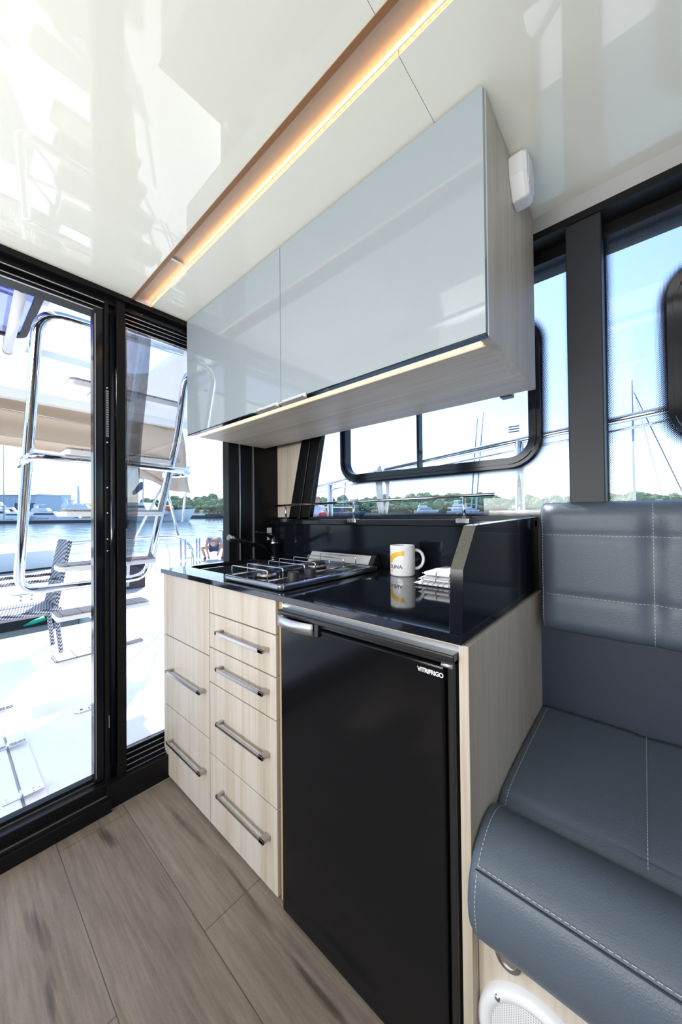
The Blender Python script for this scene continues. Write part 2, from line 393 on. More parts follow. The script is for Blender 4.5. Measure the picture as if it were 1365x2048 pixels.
# starboard side: lower wall, sill, header, pillars, two windows
YG = 1.33
mb = MB(); mb.box(-1.66, 2.3, 1.30, 1.40, -.06, 1.13); mb.box(-1.66, 2.3, 1.30, 1.40, 1.13, 1.144)
mb.box(-1.34, 2.3, 1.30, 1.40, 1.975, 2.12); mb.box(-1.66, 2.3, 1.23, 1.32, 2.012, 2.10)
mb.prism([(-1.43, 2.0), (-1.66, 2.0), (-1.66, 1.13), (-1.53, 1.13), (-1.37, 2.0)][::-1], 'y', 1.36, 1.40)
tag(mb.build('wall_starboard', M['black']), 'black starboard cabin side with window sill and header', 'wall', kind='structure')
mb = MB(); mb.prism([(1.205, 2.066), (1.205, 2.09), (1.245, 2.09), (1.245, 2.028), (1.232, 2.032)], 'x', -1.66, 2.3)
tag(mb.build('trim_1', M['grey_trim'], bevel=.006), 'grey cove trim between ceiling and starboard header', 'trim', kind='structure')
tag(MB().box(-.166, -.080, 1.235, 1.40, 1.14, 2.02).build('pillar_starboard', M['pillar'], bevel=.003), 'wide charcoal pillar between the two starboard windows', 'pillar', kind='structure')
mb = MB(); mb.prism([(-1.53, 1.13), (-1.362, 1.13), (-1.165, 2.0), (-1.30, 2.0)], 'y', 1.30, 1.332)
mb.prism([(-1.455, 1.13), (-1.43, 1.13), (-1.235, 2.0), (-1.26, 2.0)], 'y', 1.292, 1.32)
tag(mb.build('pillar_aft', M['black'], bevel=.004), 'slanted black pillar at the aft edge of the starboard window', 'pillar', kind='structure')
tag(MB().box(-1.66, -1.36, 1.302, 1.33, 1.13, 2.0).build('panel_aft_corner', M['oak_z']), 'narrow pale wood panel in the corner under the wall cabinet', 'wall panel', kind='structure')

def window(name, label, xl, slope, xr, zb, zt, fx0, fx1, fz0, fz1, rad, divider, latch):
    root = thing(name, (0, YG, zb), label, 'window'); root['kind'] = 'structure'
    out = [(xl, zb), (xr, zb), (xr, zt), (xl + slope * (zt - zb), zt)]
    inner = rrect(fx0 + .02, fx1 - .02, fz0 + .02, fz1 - .02, rad - .02)
    gm = glass_mat(name + ' fritted glass', frit=(xl, slope, xr, zb, zt, fx0, fx1, fz0, fz1, rad))
    mb = MB(); plate(mb, out, [inner], 'y', YG + .004, YG + .009); mb.build('outer_glass', gm, root)
    mb = MB(); mb.prism(inner, 'y', YG + .004, YG + .009); mb.build('opening_glass', glass_mat(name + ' clear glass'), root)
    fr = MB(); ring(fr, rrect(fx0, fx1, fz0, fz1, rad), rrect(fx0 + .036, fx1 - .036, fz0 + .036, fz1 - .036, rad - .036), 'y', YG - .022, YG + .02)
    ring(fr, rrect(fx0 + .012, fx1 - .012, fz0 + .012, fz1 - .012, rad - .012), rrect(fx0 + .022, fx1 - .022, fz0 + .022, fz1 - .022, rad - .022), 'y', YG - .03, YG - .02)
    fr.build('opening_frame', M['black_gloss'], root)
    if divider: MB().box(divider - .006, divider + .006, YG - .016, YG + .014, fz0 + .03, fz1 - .03).build('mullion', M['black_gloss'], root)
    if latch:
        lt = MB(); lt.box(-.372, -.333, YG - .06, YG - .02, 1.553, 1.62).box(-.345, -.29, YG - .03, YG - .005, 1.578, 1.63)
        l = lt.build('latch', M['black'], root, bevel=.004)
        MB().box(-.352, -.350, YG - .064, YG - .058, 1.57, 1.62).build('latch_pin', M['alu'], l)
    mk = MB()   # tiny printed maker's block on the glass
    for k in range(3): mk.box(-.36 if latch else .5, -.325 if latch else .53, YG + .0025, YG + .0035, 1.440 + .009 * k, 1.444 + .009 * k)
    mk.build('printed_mark', M['navy'], root)
    return root
window('window_1', 'starboard window with rounded opening pane behind the galley', -1.385, .23, -.160, 1.144, 1.985, -1.14, -.255, 1.312, 1.835, .10, -.711, True)
window('window_2', 'starboard window above the bench seat', -.084, 0, 1.25, 1.144, 1.985, .056, 1.12, 1.330, 1.835, .10, .6, False)
tag(MB().box(-1.70, 2.3, 1.30, 1.62, 2.12, 2.16).build('roof_side_overhang', M['white']), 'white roof edge outside above the starboard windows', 'roof', kind='structure')
tag(MB().box(-1.3, 2.3, 1.42, 2.05, .72, .78).build('side_deck', M['white']), 'white side deck outside the starboard windows', 'deck', kind='structure')

# port side and forward end (behind the camera), with their window openings
mb = MB(); mb.box(-1.66, 2.3, -1.76, -1.70, -.06, 1.0); mb.box(-1.66, 2.3, -1.76, -1.70, 1.92, 2.12)
for x in (-1.66, -.4, .9, 2.2): mb.box(x, x + .1, -1.76, -1.70, 1.0, 1.92)
mb.box(.55, 2.3, -1.76, -1.70, 1.0, 1.92)  # unseen infill added to keep sky light off the forward-facing panels
tag(mb.build('wall_port', M['pillar']), 'dark port cabin side with long window opening', 'wall', kind='structure')
mb = MB(); mb.box(2.3, 2.36, -1.76, 1.40, -.06, 1.0); mb.box(2.3, 2.36, -1.76, 1.40, 1.92, 2.12)
mb.box(2.3, 2.36, -1.76, -.9, 1.0, 1.92); mb.box(2.3, 2.36, .3, 1.4, 1.0, 1.92)  # unseen infill added to narrow the opening and cut light from forward
tag(mb.build('wall_forward', M['pillar']), 'dark forward bulkhead with windscreen opening', 'wall', kind='structure')
tag(MB().box(-.9, 1.9, -1.68, -1.0, 0, .46).build('port_locker', M['oak_x'], bevel=.01), 'low pale wooden locker along the port side', 'locker')

# aft wall with door opening
XW = -1.646
mb = MB()
mb.box(-1.70, -1.585, -1.7, .44, 0, .05); mb.box(-1.70, -1.62, -1.7, .44, .05, .098); mb.box(-1.70, -1.666, -1.7, .44, .098, .114)
mb.box(-1.70, -1.60, .43, .690, 0, .100)                                   # kick panel
mb.box(-1.70, -1.63, -1.7, 1.30, 2.02, 2.10); mb.box(-1.70, -1.60, -1.7, 1.30, 2.045, 2.10); mb.box(-1.72, -1.655, -1.7, 1.0, 1.985, 2.02)
mb.box(-1.70, -1.625, -1.7, -1.5, 0, 2.1)
mb.box(-1.70, -1.628, .432, .446, 0.05, 2.06)                              # recess back
mb.box(-1.70, -1.615, .470, .502, 0, 2.09); mb.box(-1.70, -1.650, .44, .475, 0, 2.09)
mb.box(-1.70, -1.64, .990, 1.048, .098, 2.05); mb.box(-1.70, -1.635, 1.052, 1.134, .098, 2.05); mb.box(-1.70, -1.625, 1.138, 1.40, -.06, 2.10)
tag(mb.build('wall_aft', M['black'], bevel=.0025), 'black aluminium frame around the aft cabin door', 'wall', kind='structure')
mb = MB()
for z, x in ((.050, -1.619), (.098, -1.665)): mb.box(x, x + .0035, -1.7, .43, z, z + .0035)
for y in (1.049, 1.135): mb.box(-1.638, -1.626, y, y + .0025, .1, 2.04)  # bright strips put in for the highlights along the post edges
for z, x in ((2.018, -1.632), (1.985, -1.655), (2.0, -1.652)): mb.box(x, x + .004, -1.7, .43, z, z + .003)
tag(mb.build('trim_2', M['alu']), 'thin bright strips along the door tracks and as painted highlights on the post', 'trim', kind='structure')
r = thing('door_1', (-1.68, .2, .1), 'black aluminium sliding door stile with vent and lock fittings beside the opening', 'door'); r['kind'] = 'structure'
MB().box(-1.69, -1.645, .397, .432, .10, 2.0).build('stile', M['black_gloss'], r, bevel=.004)
MB().box(-1.646, -1.644, .401, .404, .12, 1.97).build('edge_highlight', M['alu'], r)  # thin strip added as the highlight on the stile edge
MB().tube([(-1.632, .459, .16), (-1.632, .459, 1.98)], .012, 16).build('pull_profile', M['black_gloss'], r)
v_ = MB()
for i in range(20):
    for j in range(3): v_.box(-1.6272, -1.6262, .4345 + .0035 * j, .4365 + .0035 * j, 1.478 + .0095 * i, 1.4845 + .0095 * i)
v_.build('vent_slots', M['alu'], r)
for z in (1.455, 1.272, 1.170, 1.065, 1.018, 1.675):
    MB().lathe([(0, .003), (.0035, .002), (.0035, 0)], (-1.6272, .4395, z), 'x', 12).build('screw', M['alu'], r)
MB().box(-1.6272, -1.6262, .441, .444, .31, .36).build('strike_plate', M['alu'], r)
for y in (.265, .13): MB().prism(rrect(y - .022, y + .022, .073, .079, .003, 4), 'x', -1.652, -1.648).build('drain_slot', M['white_plastic'], r)
# fixed pane right of the door
r = thing('window_3', (-1.66, .75, .1), 'fixed glass pane beside the aft door with ribbed black frame', 'window'); r['kind'] = 'structure'
MB().box(-1.672, -1.666, .502, .992, .178, 1.965).build('pane', glass_mat('aft pane glass', (.93, .94, .97)), r)
mb = MB()
for k in range(5): mb.box(-1.69 + .006 * k, -1.68 + .012 * k + .01, .500, .992, .098 + .0, .172 - .016 * k)
for k in range(5): mb.box(-1.69 + .006 * k, -1.68 + .012 * k + .01, .500, .992, 1.968 + .012 * k, 2.03)
mb.build('ribbed_frame', M['black_gloss'], r, bevel=.002)
mb = MB()
for k in range(5): mb.box(-1.669 + .012 * k, -1.6675 + .012 * k, .502, .992, .1705 - .016 * k, .1735 - .016 * k)
for k in range(4): mb.box(-1.669 + .012 * k, -1.6675 + .012 * k, .502, .992, 1.967 + .012 * k, 1.9695 + .012 * k)
mb.build('rib_edges', M['alu'], r)

# ================================================================= GALLEY
CT, CB = .9194, .900    # worktop top / underside
YF = .661
def handle(x0, x1, z, parent):
    h = MB(); y = YF - .030
    h.box(x0, x1, y, y + .006, z - .006, z + .006)
    for a, b_ in ((x0, x0 + .012), (x1 - .022, x1)): h.box(a, b_, y, YF, z - .006, z + .006)
    return h.build('handle', M['brushed'], parent, bevel=.0015)
def front(name, x0, x1, z0, z1, parent):
    o = MB().box(x0, x1, YF, YF + .019, z0, z1).build(name, [M['oak_z']], parent, bevel=.0012)
    return o
t = thing('drawer_cabinet', (-1.43, .95, 0), 'narrow pale wood base unit with two handled drawers beside the aft pane', 'cabinet')
MB().box(-1.622, -1.232, .682, 1.27, .05, .764).build('carcass', M['oak_z'], t)
MB().box(-1.622, -1.232, .71, .73, 0, .05).build('plinth', M['black'], t)
front('fixed_panel', -1.643, -1.2385, .630, .898, t)
d = front('drawer_front', -1.643, -1.2385, .320, .626, t); handle(-1.556, -1.262, .490, d)
d = front('drawer_front', -1.643, -1.2385, .012, .316, t); handle(-1.556, -1.262, .188, d)
t = thing('drawer_cabinet', (-1.03, .95, 0), 'pale wood base unit with four handled drawers under the hob', 'cabinet')
MB().box(-1.230, -.836, .682, 1.27, .05, .897).build('carcass', M['oak_z'], t)
MB().box(-1.230, -.836, .71, .73, 0, .05).build('plinth', M['black'], t)
MB().box(-.836, -.818, .672, 1.27, .003, .897).build('side_panel', M['oak_edge'], t)
front('fixed_panel', -1.2345, -.840, .794, .898, t)
for z0, z1, zh in ((.666, .790, .742), (.536, .662, .614), (.272, .532, .422), (.012, .268, .172)):
    d = front('drawer_front', -1.2345, -.840, z0, z1, t); handle(-1.146, -.872, zh, d)
# fridge bay: strip above the fridge, end panel, low rail on the floor
t = thing('fridge_housing', (-.54, .95, 0), 'pale wood surround of the fridge ending in a tall panel beside the bench', 'cabinet')
MB().box(-.2755, -.256, .661, 1.298, 0, .897).build('end_panel', [M['oak_z']], t, bevel=.001)
MB().box(-.818, -.2755, .675, .70, .882, .898).build('top_rail', M['oak_x'], t)
MB().box(-.818, -.2755, .668, .675, .880, .889).build('bright_strip', M['alu'], t)
MB().box(-.818, -.2755, .668, .70, 0, .012).build('floor_rail', M['oak_x'], t)
# fridge
t = thing('fridge', (-.54, .95, .012), 'black under-counter fridge with silver corner latch', 'refrigerator')
MB().box(-.808, -.286, .70, 1.22, .014, .860).build('body', M['fridge_trim'], t)
dr = MB().box(-.803, -.300, .648, .690, .016, .852).build('door', M['fridge'], t, bevel=.006, seg=3)
MB().box(-.297, -.281, .655, .70, .014, .868).build('side_trim', M['fridge_trim'], t, bevel=.003)
MB().box(-.806, -.2765, .640, .70, .866, .880).build('top_trim', M['fridge_trim'], t, bevel=.003)
MB().box(-.66, -.281, .652, .70, .855, .866).build('hinge_bar', M['fridge_trim'], t, bevel=.003)
MB().cyl((-.305, .650, .8555), (-.283, .650, .8555), .005).build('hinge_pin', M['alu'], t)
pts = []
hm = MB()
def latch(u, v):
    x = -.797 + .140 * u; bow = .016 * math.sin(PI * min(1, u * .8 + .12)); return (x, .642 - bow, .836 + .030 * v + .002 * (1 - u))
hm.grid(latch, 12, 1)
l = hm.build('latch_cover', M['alu'], t, solid=.004)
MB().box(-.655, -.64, .640, .66, .834, .868).build('latch_block', M['fridge_trim'], t, bevel=.002)
me = text_mesh('VITRIFRIGO', .0125, .0003, .0004, .92)
lo = min(v.co.x for v in me.vertices); hi = max(v.co.x for v in me.vertices); sc = .057 / (hi - lo)
mb = MB(); mb.add([(-.358 + (v.co.x - lo) * sc, .6475 - v.co.z, .829 + v.co.y) for v in me.vertices], [tuple(p.vertices) for p in me.polygons])
mb.build('lettering', M['logo_white'], t)
# worktop with splashbacks
t = thing('worktop', (-.95, .96, CB), 'black polished granite worktop with raised splashback and side screen', 'worktop')
sink_hole = rrect(-1.612, -1.225, .755, 1.125, .05)
mb = MB(); plate(mb, [(-1.646, .649), (-.2636, .649), (-.2636, 1.299), (-1.646, 1.299)], [sink_hole], 'z', CB, CT); mb.build('slab', M['granite'], t, bevel=.0015)
MB().box(-1.64, -.2636, 1.285, 1.299, CT, 1.105).build('backsplash', M['granite_side'], t)
MB().box(-1.64, -.2636, 1.250, 1.299, 1.105, 1.131).build('ledge', M['granite_side'], t, bevel=.004)
sp = MB(); prof = [(.652, CT), (.660, 1.043), (.732, 1.127), (1.283, 1.140), (1.283, CT)]
sp.prism(prof, 'x', -.290, -.2636)
sp.mi = [0, 0, 0, 1, 0, 0, 0]
# faces: 2 caps then edges; the slanted edge is lighter, a painted reflection
sp.mi = [0, 0] + [0, 1, 0, 0, 0]
sp.build('side_screen', [M['granite_side'], M['granite_edge']], t, bevel=.001)
# sink
s_ = MB()
rim = rrect(-1.618, -1.219, .749, 1.131, .05); bot = rrect(-1.590, -1.247, .777, 1.103, .05)
n = len(rim); vs = [(p[0], p[1], CB - .002) for p in rim] + [(p[0], p[1], CB - .13) for p in bot]
s_.add(vs, [(i, (i + 1) % n, n + (i + 1) % n, n + i) for i in range(n)] + [tuple(range(n, 2 * n))], False)
sk = s_.build('sink', mat('grey composite basin', (.035, .036, .042), .35), solid=.004)
tag(sk, 'dark undermounted basin sunk in the worktop left of the hob', 'sink')
MB().lathe([(0, .004), (.028, .004), (.03, .001)], (-1.42, .94, CB - .128)).build('drain', M['steel'], sk)
# tap
t = thing('tap', (-1.557, 1.218, CT), 'black mixer tap with long spout reaching over the basin', 'tap')
MB().lathe([(0, 0), (.026, 0), (.026, .004), (.0225, .006), (.0225, .082), (0, .082)], (-1.557, 1.218, CT)).build('body', M['black_gloss'], t)
MB().lathe([(.0235, .082), (.0235, .087), (.0228, .088)], (-1.557, 1.218, CT)).build('chrome_ring', M['chrome'], t)
MB().lathe([(.0235, 0), (.0235, -.004), (.0228, -.005)], (-1.557, 1.218, CT + .006)).build('base_ring', M['chrome'], t)
MB().lathe([(.0225, .088), (.022, .105), (.016, .122), (.006, .130), (0, .131)], (-1.557, 1.218, CT)).build('cap', M['black_gloss'], t)
MB().tube([(-1.557, 1.20, .945), (-1.55, 1.13, .985), (-1.54, 1.02, 1.020), (-1.53, .95, 1.040)], .011, 16, radii=[.014, .013, .011, .0105]).build('spout', M['black_gloss'], t)
MB().cyl((-1.531, .958, 1.038), (-1.526, .918, 1.050), .0125, .015, 16).build('spout_head', M['chrome'], t)
MB().tube([(-1.557, 1.205, 1.035), (-1.557, 1.15, 1.058), (-1.56, 1.095, 1.070)], .006, 12, radii=[.012, .007, .005]).build('lever', M['black_gloss'], t)
# aluminium corner socket strips
t = thing('socket_strip', (-1.07, 1.25, CT), 'long silver triangular socket strip lying along the splashback behind the hob', 'socket strip')
MB().prism([(1.205, CT + .001), (1.284, CT + .001), (1.284, CT + .012), (1.250, CT + .052), (1.243, CT + .052)], 'x', -1.28, -.905).build('profile', M['bar_silver'], t, bevel=.002)
MB().prism([(1.202, CT + .001), (1.284, CT + .001), (1.284, CT + .014), (1.251, CT + .056), (1.242, CT + .056)], 'x', -.905, -.880).build('end_cap', M['rubber'], t, bevel=.002)
t = thing('socket_strip', (-1.63, 1.2, CT), 'upright silver socket strip in the dark corner behind the tap', 'socket strip')
MB().box(-1.636, -1.628, 1.185, 1.215, CT, 1.095).build('profile', M['alu'], t, bevel=.001)
MB().box(-1.628, -1.624, 1.222, 1.254, 1.055, 1.085).build('outlet', M['white_plastic'], t)
pl = MB().box(-1.628, -1.624, 1.222, 1.254, 1.015, 1.050).build('outlet', M['white_plastic'], t)
for z in (1.025, 1.04): MB().lathe([(0, .001), (.003, .001), (.003, 0)], (-1.624, 1.238, z), 'x', 10).build('socket_hole', M['rubber'], pl)
# hob
t = thing('gas_hob', (-1.0, .93, CT), 'two-burner stainless gas hob with wire pan supports', 'hob')
hb = MB(); plate(hb, rrect(-1.168, -.832, .676, 1.196, .022), [rrect(-1.148, -.852, .696, 1.176, .015)], 'z', CT + .001, CT + .021)
hb.build('rim', M['hob'], t, bevel=.007, seg=4)
MB().prism(rrect(-1.148, -.852, .696, 1.176, .015), 'z', CT + .001, CT + .010).build('tray', mat('dark hob tray', (.05, .055, .07), .12, .7), t)
for cx, cy, rb in ((-1.045, .785, .036), (-1.060, 1.06, .040)):
    bb = MB().lathe([(0, .028), (rb * .8, .028), (rb * .9, .022), (rb, .020), (rb, .012), (rb * .8, .010)], (cx, cy, CT)).build('burner', M['brass'], t)
    MB().lathe([(0, .036), (rb * .75, .036), (rb * .85, .031), (rb * .85, .027)], (cx, cy, CT)).build('burner_cap', M['iron'], bb)
for cx, cy in ((-.905, .790), (-.915, .880)):
    MB().lathe([(0, .042), (.017, .042), (.0195, .038), (.021, .012), (.023, .010)], (cx, cy, CT)).build('knob', M['iron'], t)
def grate(ys, x0, x1):
    g = MB(); zt = .972; zb = CT + .018
    for y in ys: g.tube(rounded([(x0, y, zb), (x0, y, zt), (x1, y, zt), (x1, y, zb)], .008, 4), .0022, 10)
    g.tube([(x0, ys[0], zb), (x0, ys[-1], zb)], .0028, 10); g.tube([(x1, ys[0], zb), (x1, ys[-1], zb)], .0028, 10)
    return g.build('pan_support', M['steel'], t)
grate((.700, .765, .865), -1.14, -.93); grate((.935, 1.015, 1.100, 1.180), -1.16, -.945)
# galley rail on the ledge
t = thing('galley_rail', (-1.0, 1.265, 1.13), 'slim stainless guard rail on posts above the black splashback', 'rail')
MB().tube([(-1.60, 1.262, 1.210), (-.388, 1.262, 1.219)], .0062, 16).build('rail', M['steel'], t)
for x in (-1.505, -1.020, -.498):
    p = MB().cyl((x, 1.262, 1.13), (x, 1.262, 1.213), .0055, seg=16).build('post', M['steel'], t)
    MB().box(x - .024, x + .024, 1.243, 1.275, 1.118, 1.1345).build('clamp', M['steel'], p, bevel=.001)
# mug
MX, MY, MR, MH = -.704, 1.169, .0475, .115
t = thing('mug', (MX, MY, CT), 'white mug with yellow arc and navy lettering on the black worktop', 'mug')
MB().lathe([(0, .001), (MR - .004, .0005), (MR - .001, .003), (MR, .006), (MR, MH - .002), (MR - .001, MH), (MR - .003, MH), (MR - .004, MH - .003), (MR - .004, .008), (0, .006)], (MX, MY, CT), seg=64).build('cup', M['mug'], t)
hd = Vector((.755, .656, 0)); hp = []
for k in range(15):
    a = -PI / 2 + PI * k / 14
    hp.append(Vector((MX, MY, CT)) + hd * (MR - .004 + .037 * math.cos(a) ** .8 if math.cos(a) > 0 else MR - .004) + Vector((0, 0, .060 + .036 * math.sin(a))))
MB().tube(hp, .0062, 14).build('handle', M['mug'], t)
phc = math.atan2(-MY, MX * -1)   # towards the camera
def wrap(s_, z, off=.0004):      # unrolled coordinate -> cylinder; +s runs to the viewer's right
    a = phc + s_ / MR; return (MX + (MR + off) * math.cos(a), MY + (MR + off) * math.sin(a), CT + z)
me = text_mesh('ELINA', .0195, .0003, .00001, 1.04); hi = max(v.co.x for v in me.vertices)
mb = MB(); mb.add([wrap(v.co.x - hi - .001, .030 + v.co.y, .0006) for v in me.vertices], [tuple(p.vertices) for p in me.polygons]); mb.build('lettering', M['navy'], t)
mb = MB(); mb.grid(lambda u, v: wrap(.006 - (.050 + .024 * v) * math.sin(u * PI / 2), .050 + (.029 + .017 * v) * math.cos(u * PI / 2), .0005), 24, 2); mb.build('yellow_arc', M['yellow'], t)
mb = MB(); mb.grid(lambda u, v: wrap(-.040 - .012 * u, .018 + .008 * v, .0005), 4, 2); mb.build('yellow_arc', M['yellow'], t)
# folded towels
def towel_mat(name, kind):
    m = mat(name, (.80, .80, .82), .85); b = NB(m); X = b.xyz()
    def lines(c_, pitch, wd, off=0):
        f_ = b.m('FRACT', b.m('DIVIDE', b.m('ADD', c_, 10 + off), pitch)); return b.m('LESS_THAN', f_, wd)
    if kind == 'check': k = b.m('MAXIMUM', lines(X[0], .045, .07), lines(b.m('ADD', X[1], b.m('MULTIPLY', X[2], .8)), .030, .08))
    else:
        q = b.m('MULTIPLY', lines(X[0], .018, .28), lines(b.m('ADD', X[2], b.m('MULTIPLY', X[1], .5)), .008, .4)); k = q
    b.l(b.mix(k, (.80, .80, .83), (.07, .08, .10)), b.p.inputs['Base Color']); return m
def towel(name, z0, hgt, x0, x1, y0, y1, mt, label, lift=0, seed=1):
    mb = MB(); N1, N2 = 30, 22
    def sh(u, v):
        # closed rounded slab: v runs around the section
        a = 2 * PI * v; ca, sa = math.cos(a), math.sin(a)
        cy = (y0 + y1) / 2; hy = (y1 - y0) / 2
        yy = cy + hy * math.copysign(abs(ca) ** .35, ca); zz = z0 + hgt / 2 + hgt / 2 * math.copysign(abs(sa) ** .6, sa)
        xx = x0 + (x1 - x0) * u; e = min(1, u * 12) ** .5
        wv = .004 * noise.noise(Vector((xx * 14 + seed, yy * 14, seed)))
        up = lift * max(0, (yy - y0) / (y1 - y0)) ** 1.5 * max(0, math.sin(PI * min(1, max(0, (u - .25) * 1.6)))) if sa > 0 else 0
        return (xx + .004 * noise.noise(Vector((yy * 9, seed, 0))), yy, z0 + hgt * .5 + (zz - z0 - hgt * .5) * e + (wv + up if sa > 0 else 0))
    mb.grid(sh, N1, 40); o = mb.build(name, mt); return tag(o, label, 'towel', 'folded tea towels')
tc = towel_mat('checked towel cloth', 'check'); td = towel_mat('dotted towel cloth', 'dots')
towel('tea_towel', CT + .0005, .013, -.580, -.34, 1.030, 1.19, td, 'folded white dotted tea towel at the bottom of the stack by the side screen', 0, 3)
towel('tea_towel', CT + .0145, .015, -.566, -.34, 1.035, 1.20, tc, 'folded white checked tea towel in the middle of the stack', 0, 8)
towel('tea_towel', CT + .0305, .018, -.556, -.335, 1.040, 1.20, tc, 'folded white checked tea towel on top of the stack with a raised corner', .022, 5)

# ================================================================= WALL CABINET
t = thing('wall_cabinet', (-.92, .97, 1.531), 'long wall cabinet with two blue grey glass doors under the cream ceiling', 'cabinet')
cb = MB(); cb.box(-1.598, -.264, .772, 1.19, 1.541, 1.556); cb.box(-1.598, -.264, .810, 1.19, 1.531, 1.541); cb.box(-1.598, -1.578, .80, 1.19, 1.55, 2.06); cb.box(-1.598, -.264, 1.175, 1.19, 1.55, 2.06); cb.box(-1.598, -.264, .80, 1.19, 2.045, 2.06)
cb.build('carcass', M['oak_x'], t)
MB().box(-.264, -.244, .770, 1.195, 1.531, 2.062).build('end_panel', M['oak_z'], t)
MB().box(-.262, -.2435, .766, .7705, 1.531, 2.062).build('edge_strip', M['white_plastic'], t)
MB().box(-1.59, -.27, .776, .810, 1.534, 1.540).build('led_channel', M['led_pale'], t)
MB().box(-1.6, -.262, .7715, .7745, 1.529, 1.542).build('channel_lip', M['alu'], t)
for x0, x1, hx0, hx1 in ((-1.597, -.9185, -1.045, -.925), (-.9165, -.2445, -.905, -.79)):
    d = MB().box(x0, x1, .7515, .766, 1.5315, 2.060).build('door', M['door_glass'], t, bevel=.001)
    MB().box(x0, x1, .7505, .7665, 1.5275, 1.5320).build('bottom_edge', M['black_gloss'], d)
    h = MB(); h.box(hx0, hx1, .747, .7515, 1.522, 1.537); h.box(hx0, hx1, .728, .7515, 1.5195, 1.5225); h.build('handle', M['bar_silver'], d)
# alarm sounder
t = thing('alarm_sounder', (-.22, .98, 1.93), 'white faceted alarm box on the end of the wall cabinet', 'alarm')
oc = [(.932, 2.040), (.950, 2.060), (1.010, 2.060), (1.026, 2.045), (1.026, 1.985), (1.005, 1.950), (.965, 1.950), (.938, 1.995)]

mb = MB(); mb.prism(oc, 'x', -.244, -.212); ct_ = (.98, 2.005)
o2 = [(ct_[0] + (p[0] - ct_[0]) * .86, ct_[1] + (p[1] - ct_[1]) * .90) for p in oc]; n = len(oc)
mb.add([(-.212, *p) for p in oc] + [(-.203, *p) for p in o2], [(i, (i + 1) % n, n + (i + 1) % n, n + i) for i in range(n)] + [tuple(range(n, 2 * n))])
mb.build('housing', M['white_plastic'], t, bevel=.003, weld=True)
MB().box(-.2035, -.2020, .955, 1.004, 1.975, 2.04).build('lens_window', mat('white sounder lens', (.85, .86, .9), .2), t, bevel=.001)

# ================================================================= BENCH
def stitch(mb, pts, dash=.0085, gap=.0035, r=.0009):
    P = [Vector(p) for p in pts]; acc = 0.0; on = True; cur = [P[0]]; need = dash
    for a, c in zip(P[:-1], P[1:]):
        L = (c - a).length; d = 0.0
        while L - d > need:
            d += need; q = a.lerp(c, d / L)
            if on: cur.append(q); mb.tube(cur, r, 5, cap=False)
            cur = [q]; on = not on; need = dash if on else gap
        need -= (L - d)
        if on: cur.append(c)
    return mb
XS = [.018 + .283 * k for k in range(5)]
t = thing('back_cushion', (.4, 1.23, .80), 'grey blue stitched backrest cushion of the bench against the window', 'cushion')
bx0, bx1, bz0, bz1 = -.243, 1.45, .798, 1.183
def backface(x, z, off=0.0):
    # depth of the padded front at (x, z)
    ex = min(1, (x - bx0) / .05) ; ez0 = min(1, (z - bz0) / .045); ez1 = min(1, (bz1 - z) / .045)
    ed = (1 - math.sqrt(max(0, 1 - (1 - ex) ** 2))) * .055 + (1 - math.sqrt(max(0, 1 - (1 - ez0) ** 2))) * .06 + (1 - math.sqrt(max(0, 1 - (1 - ez1) ** 2))) * .065
    dip = 0
    for sx in XS: dip += .009 * math.exp(-((x - sx) / .022) ** 2) * (1 + .9 * max(math.exp(-((z - 1.088) / .03) ** 2), math.exp(-((z - .915) / .03) ** 2)))
    for sz in (1.088, .915): dip += .0035 * math.exp(-((z - sz) / .012) ** 2)
    return 1.170 + ed + dip - off
mb = MB()
def gp(u, v): x = bx0 + (bx1 - bx0) * u; z = bz0 + (bz1 - bz0) * v; return (x, backface(x, z), z)
mb.grid(gp, 220, 60)
def edge_pts(k):  # border loop to back plane
    return None
NU, NV = 220, 60
brd = [(i, 0) for i in range(NU + 1)] + [(NU, j) for j in range(1, NV + 1)] + [(i, NV) for i in range(NU - 1, -1, -1)] + [(0, j) for j in range(NV - 1, 0, -1)]
idx = [i * (NV + 1) + j for i, j in brd]; base = len(mb.v)
for q in idx: v = mb.v[q]; mb.v.append(Vector((v.x, 1.285, v.z)))
k_ = len(idx)
for i in range(k_): mb.f.append((idx[i], idx[(i + 1) % k_], base + (i + 1) % k_, base + i)); mb.mi.append(0); mb.sm.append(True)
mb.build('pad', M['vinyl'], t)
def seam(pts, par, *a): return tag(stitch(MB(), pts, *a).build('seam_stitching', M['thread'], par), kind='stuff')
for sx in XS: seam([(sx, backface(sx, z, .0004), z) for z in [bz0 + .01 + (bz1 - bz0 - .012) * k / 40 for k in range(41)]], t, .007, .003, .0007)
for sz in (1.088, .915): seam([(x, backface(x, sz, .0004), sz) for x in [bx0 + .012 + (bx1 - bx0 - .03) * k / 120 for k in range(121)]], t, .006, .003, .0006)
seam([(bx0 + .012, backface(bx0 + .012, z, .0008), z) for z in [bz0 + .01 + (bz1 - bz0 - .02) * k / 40 for k in range(41)]], t, .006, .003, .0007)
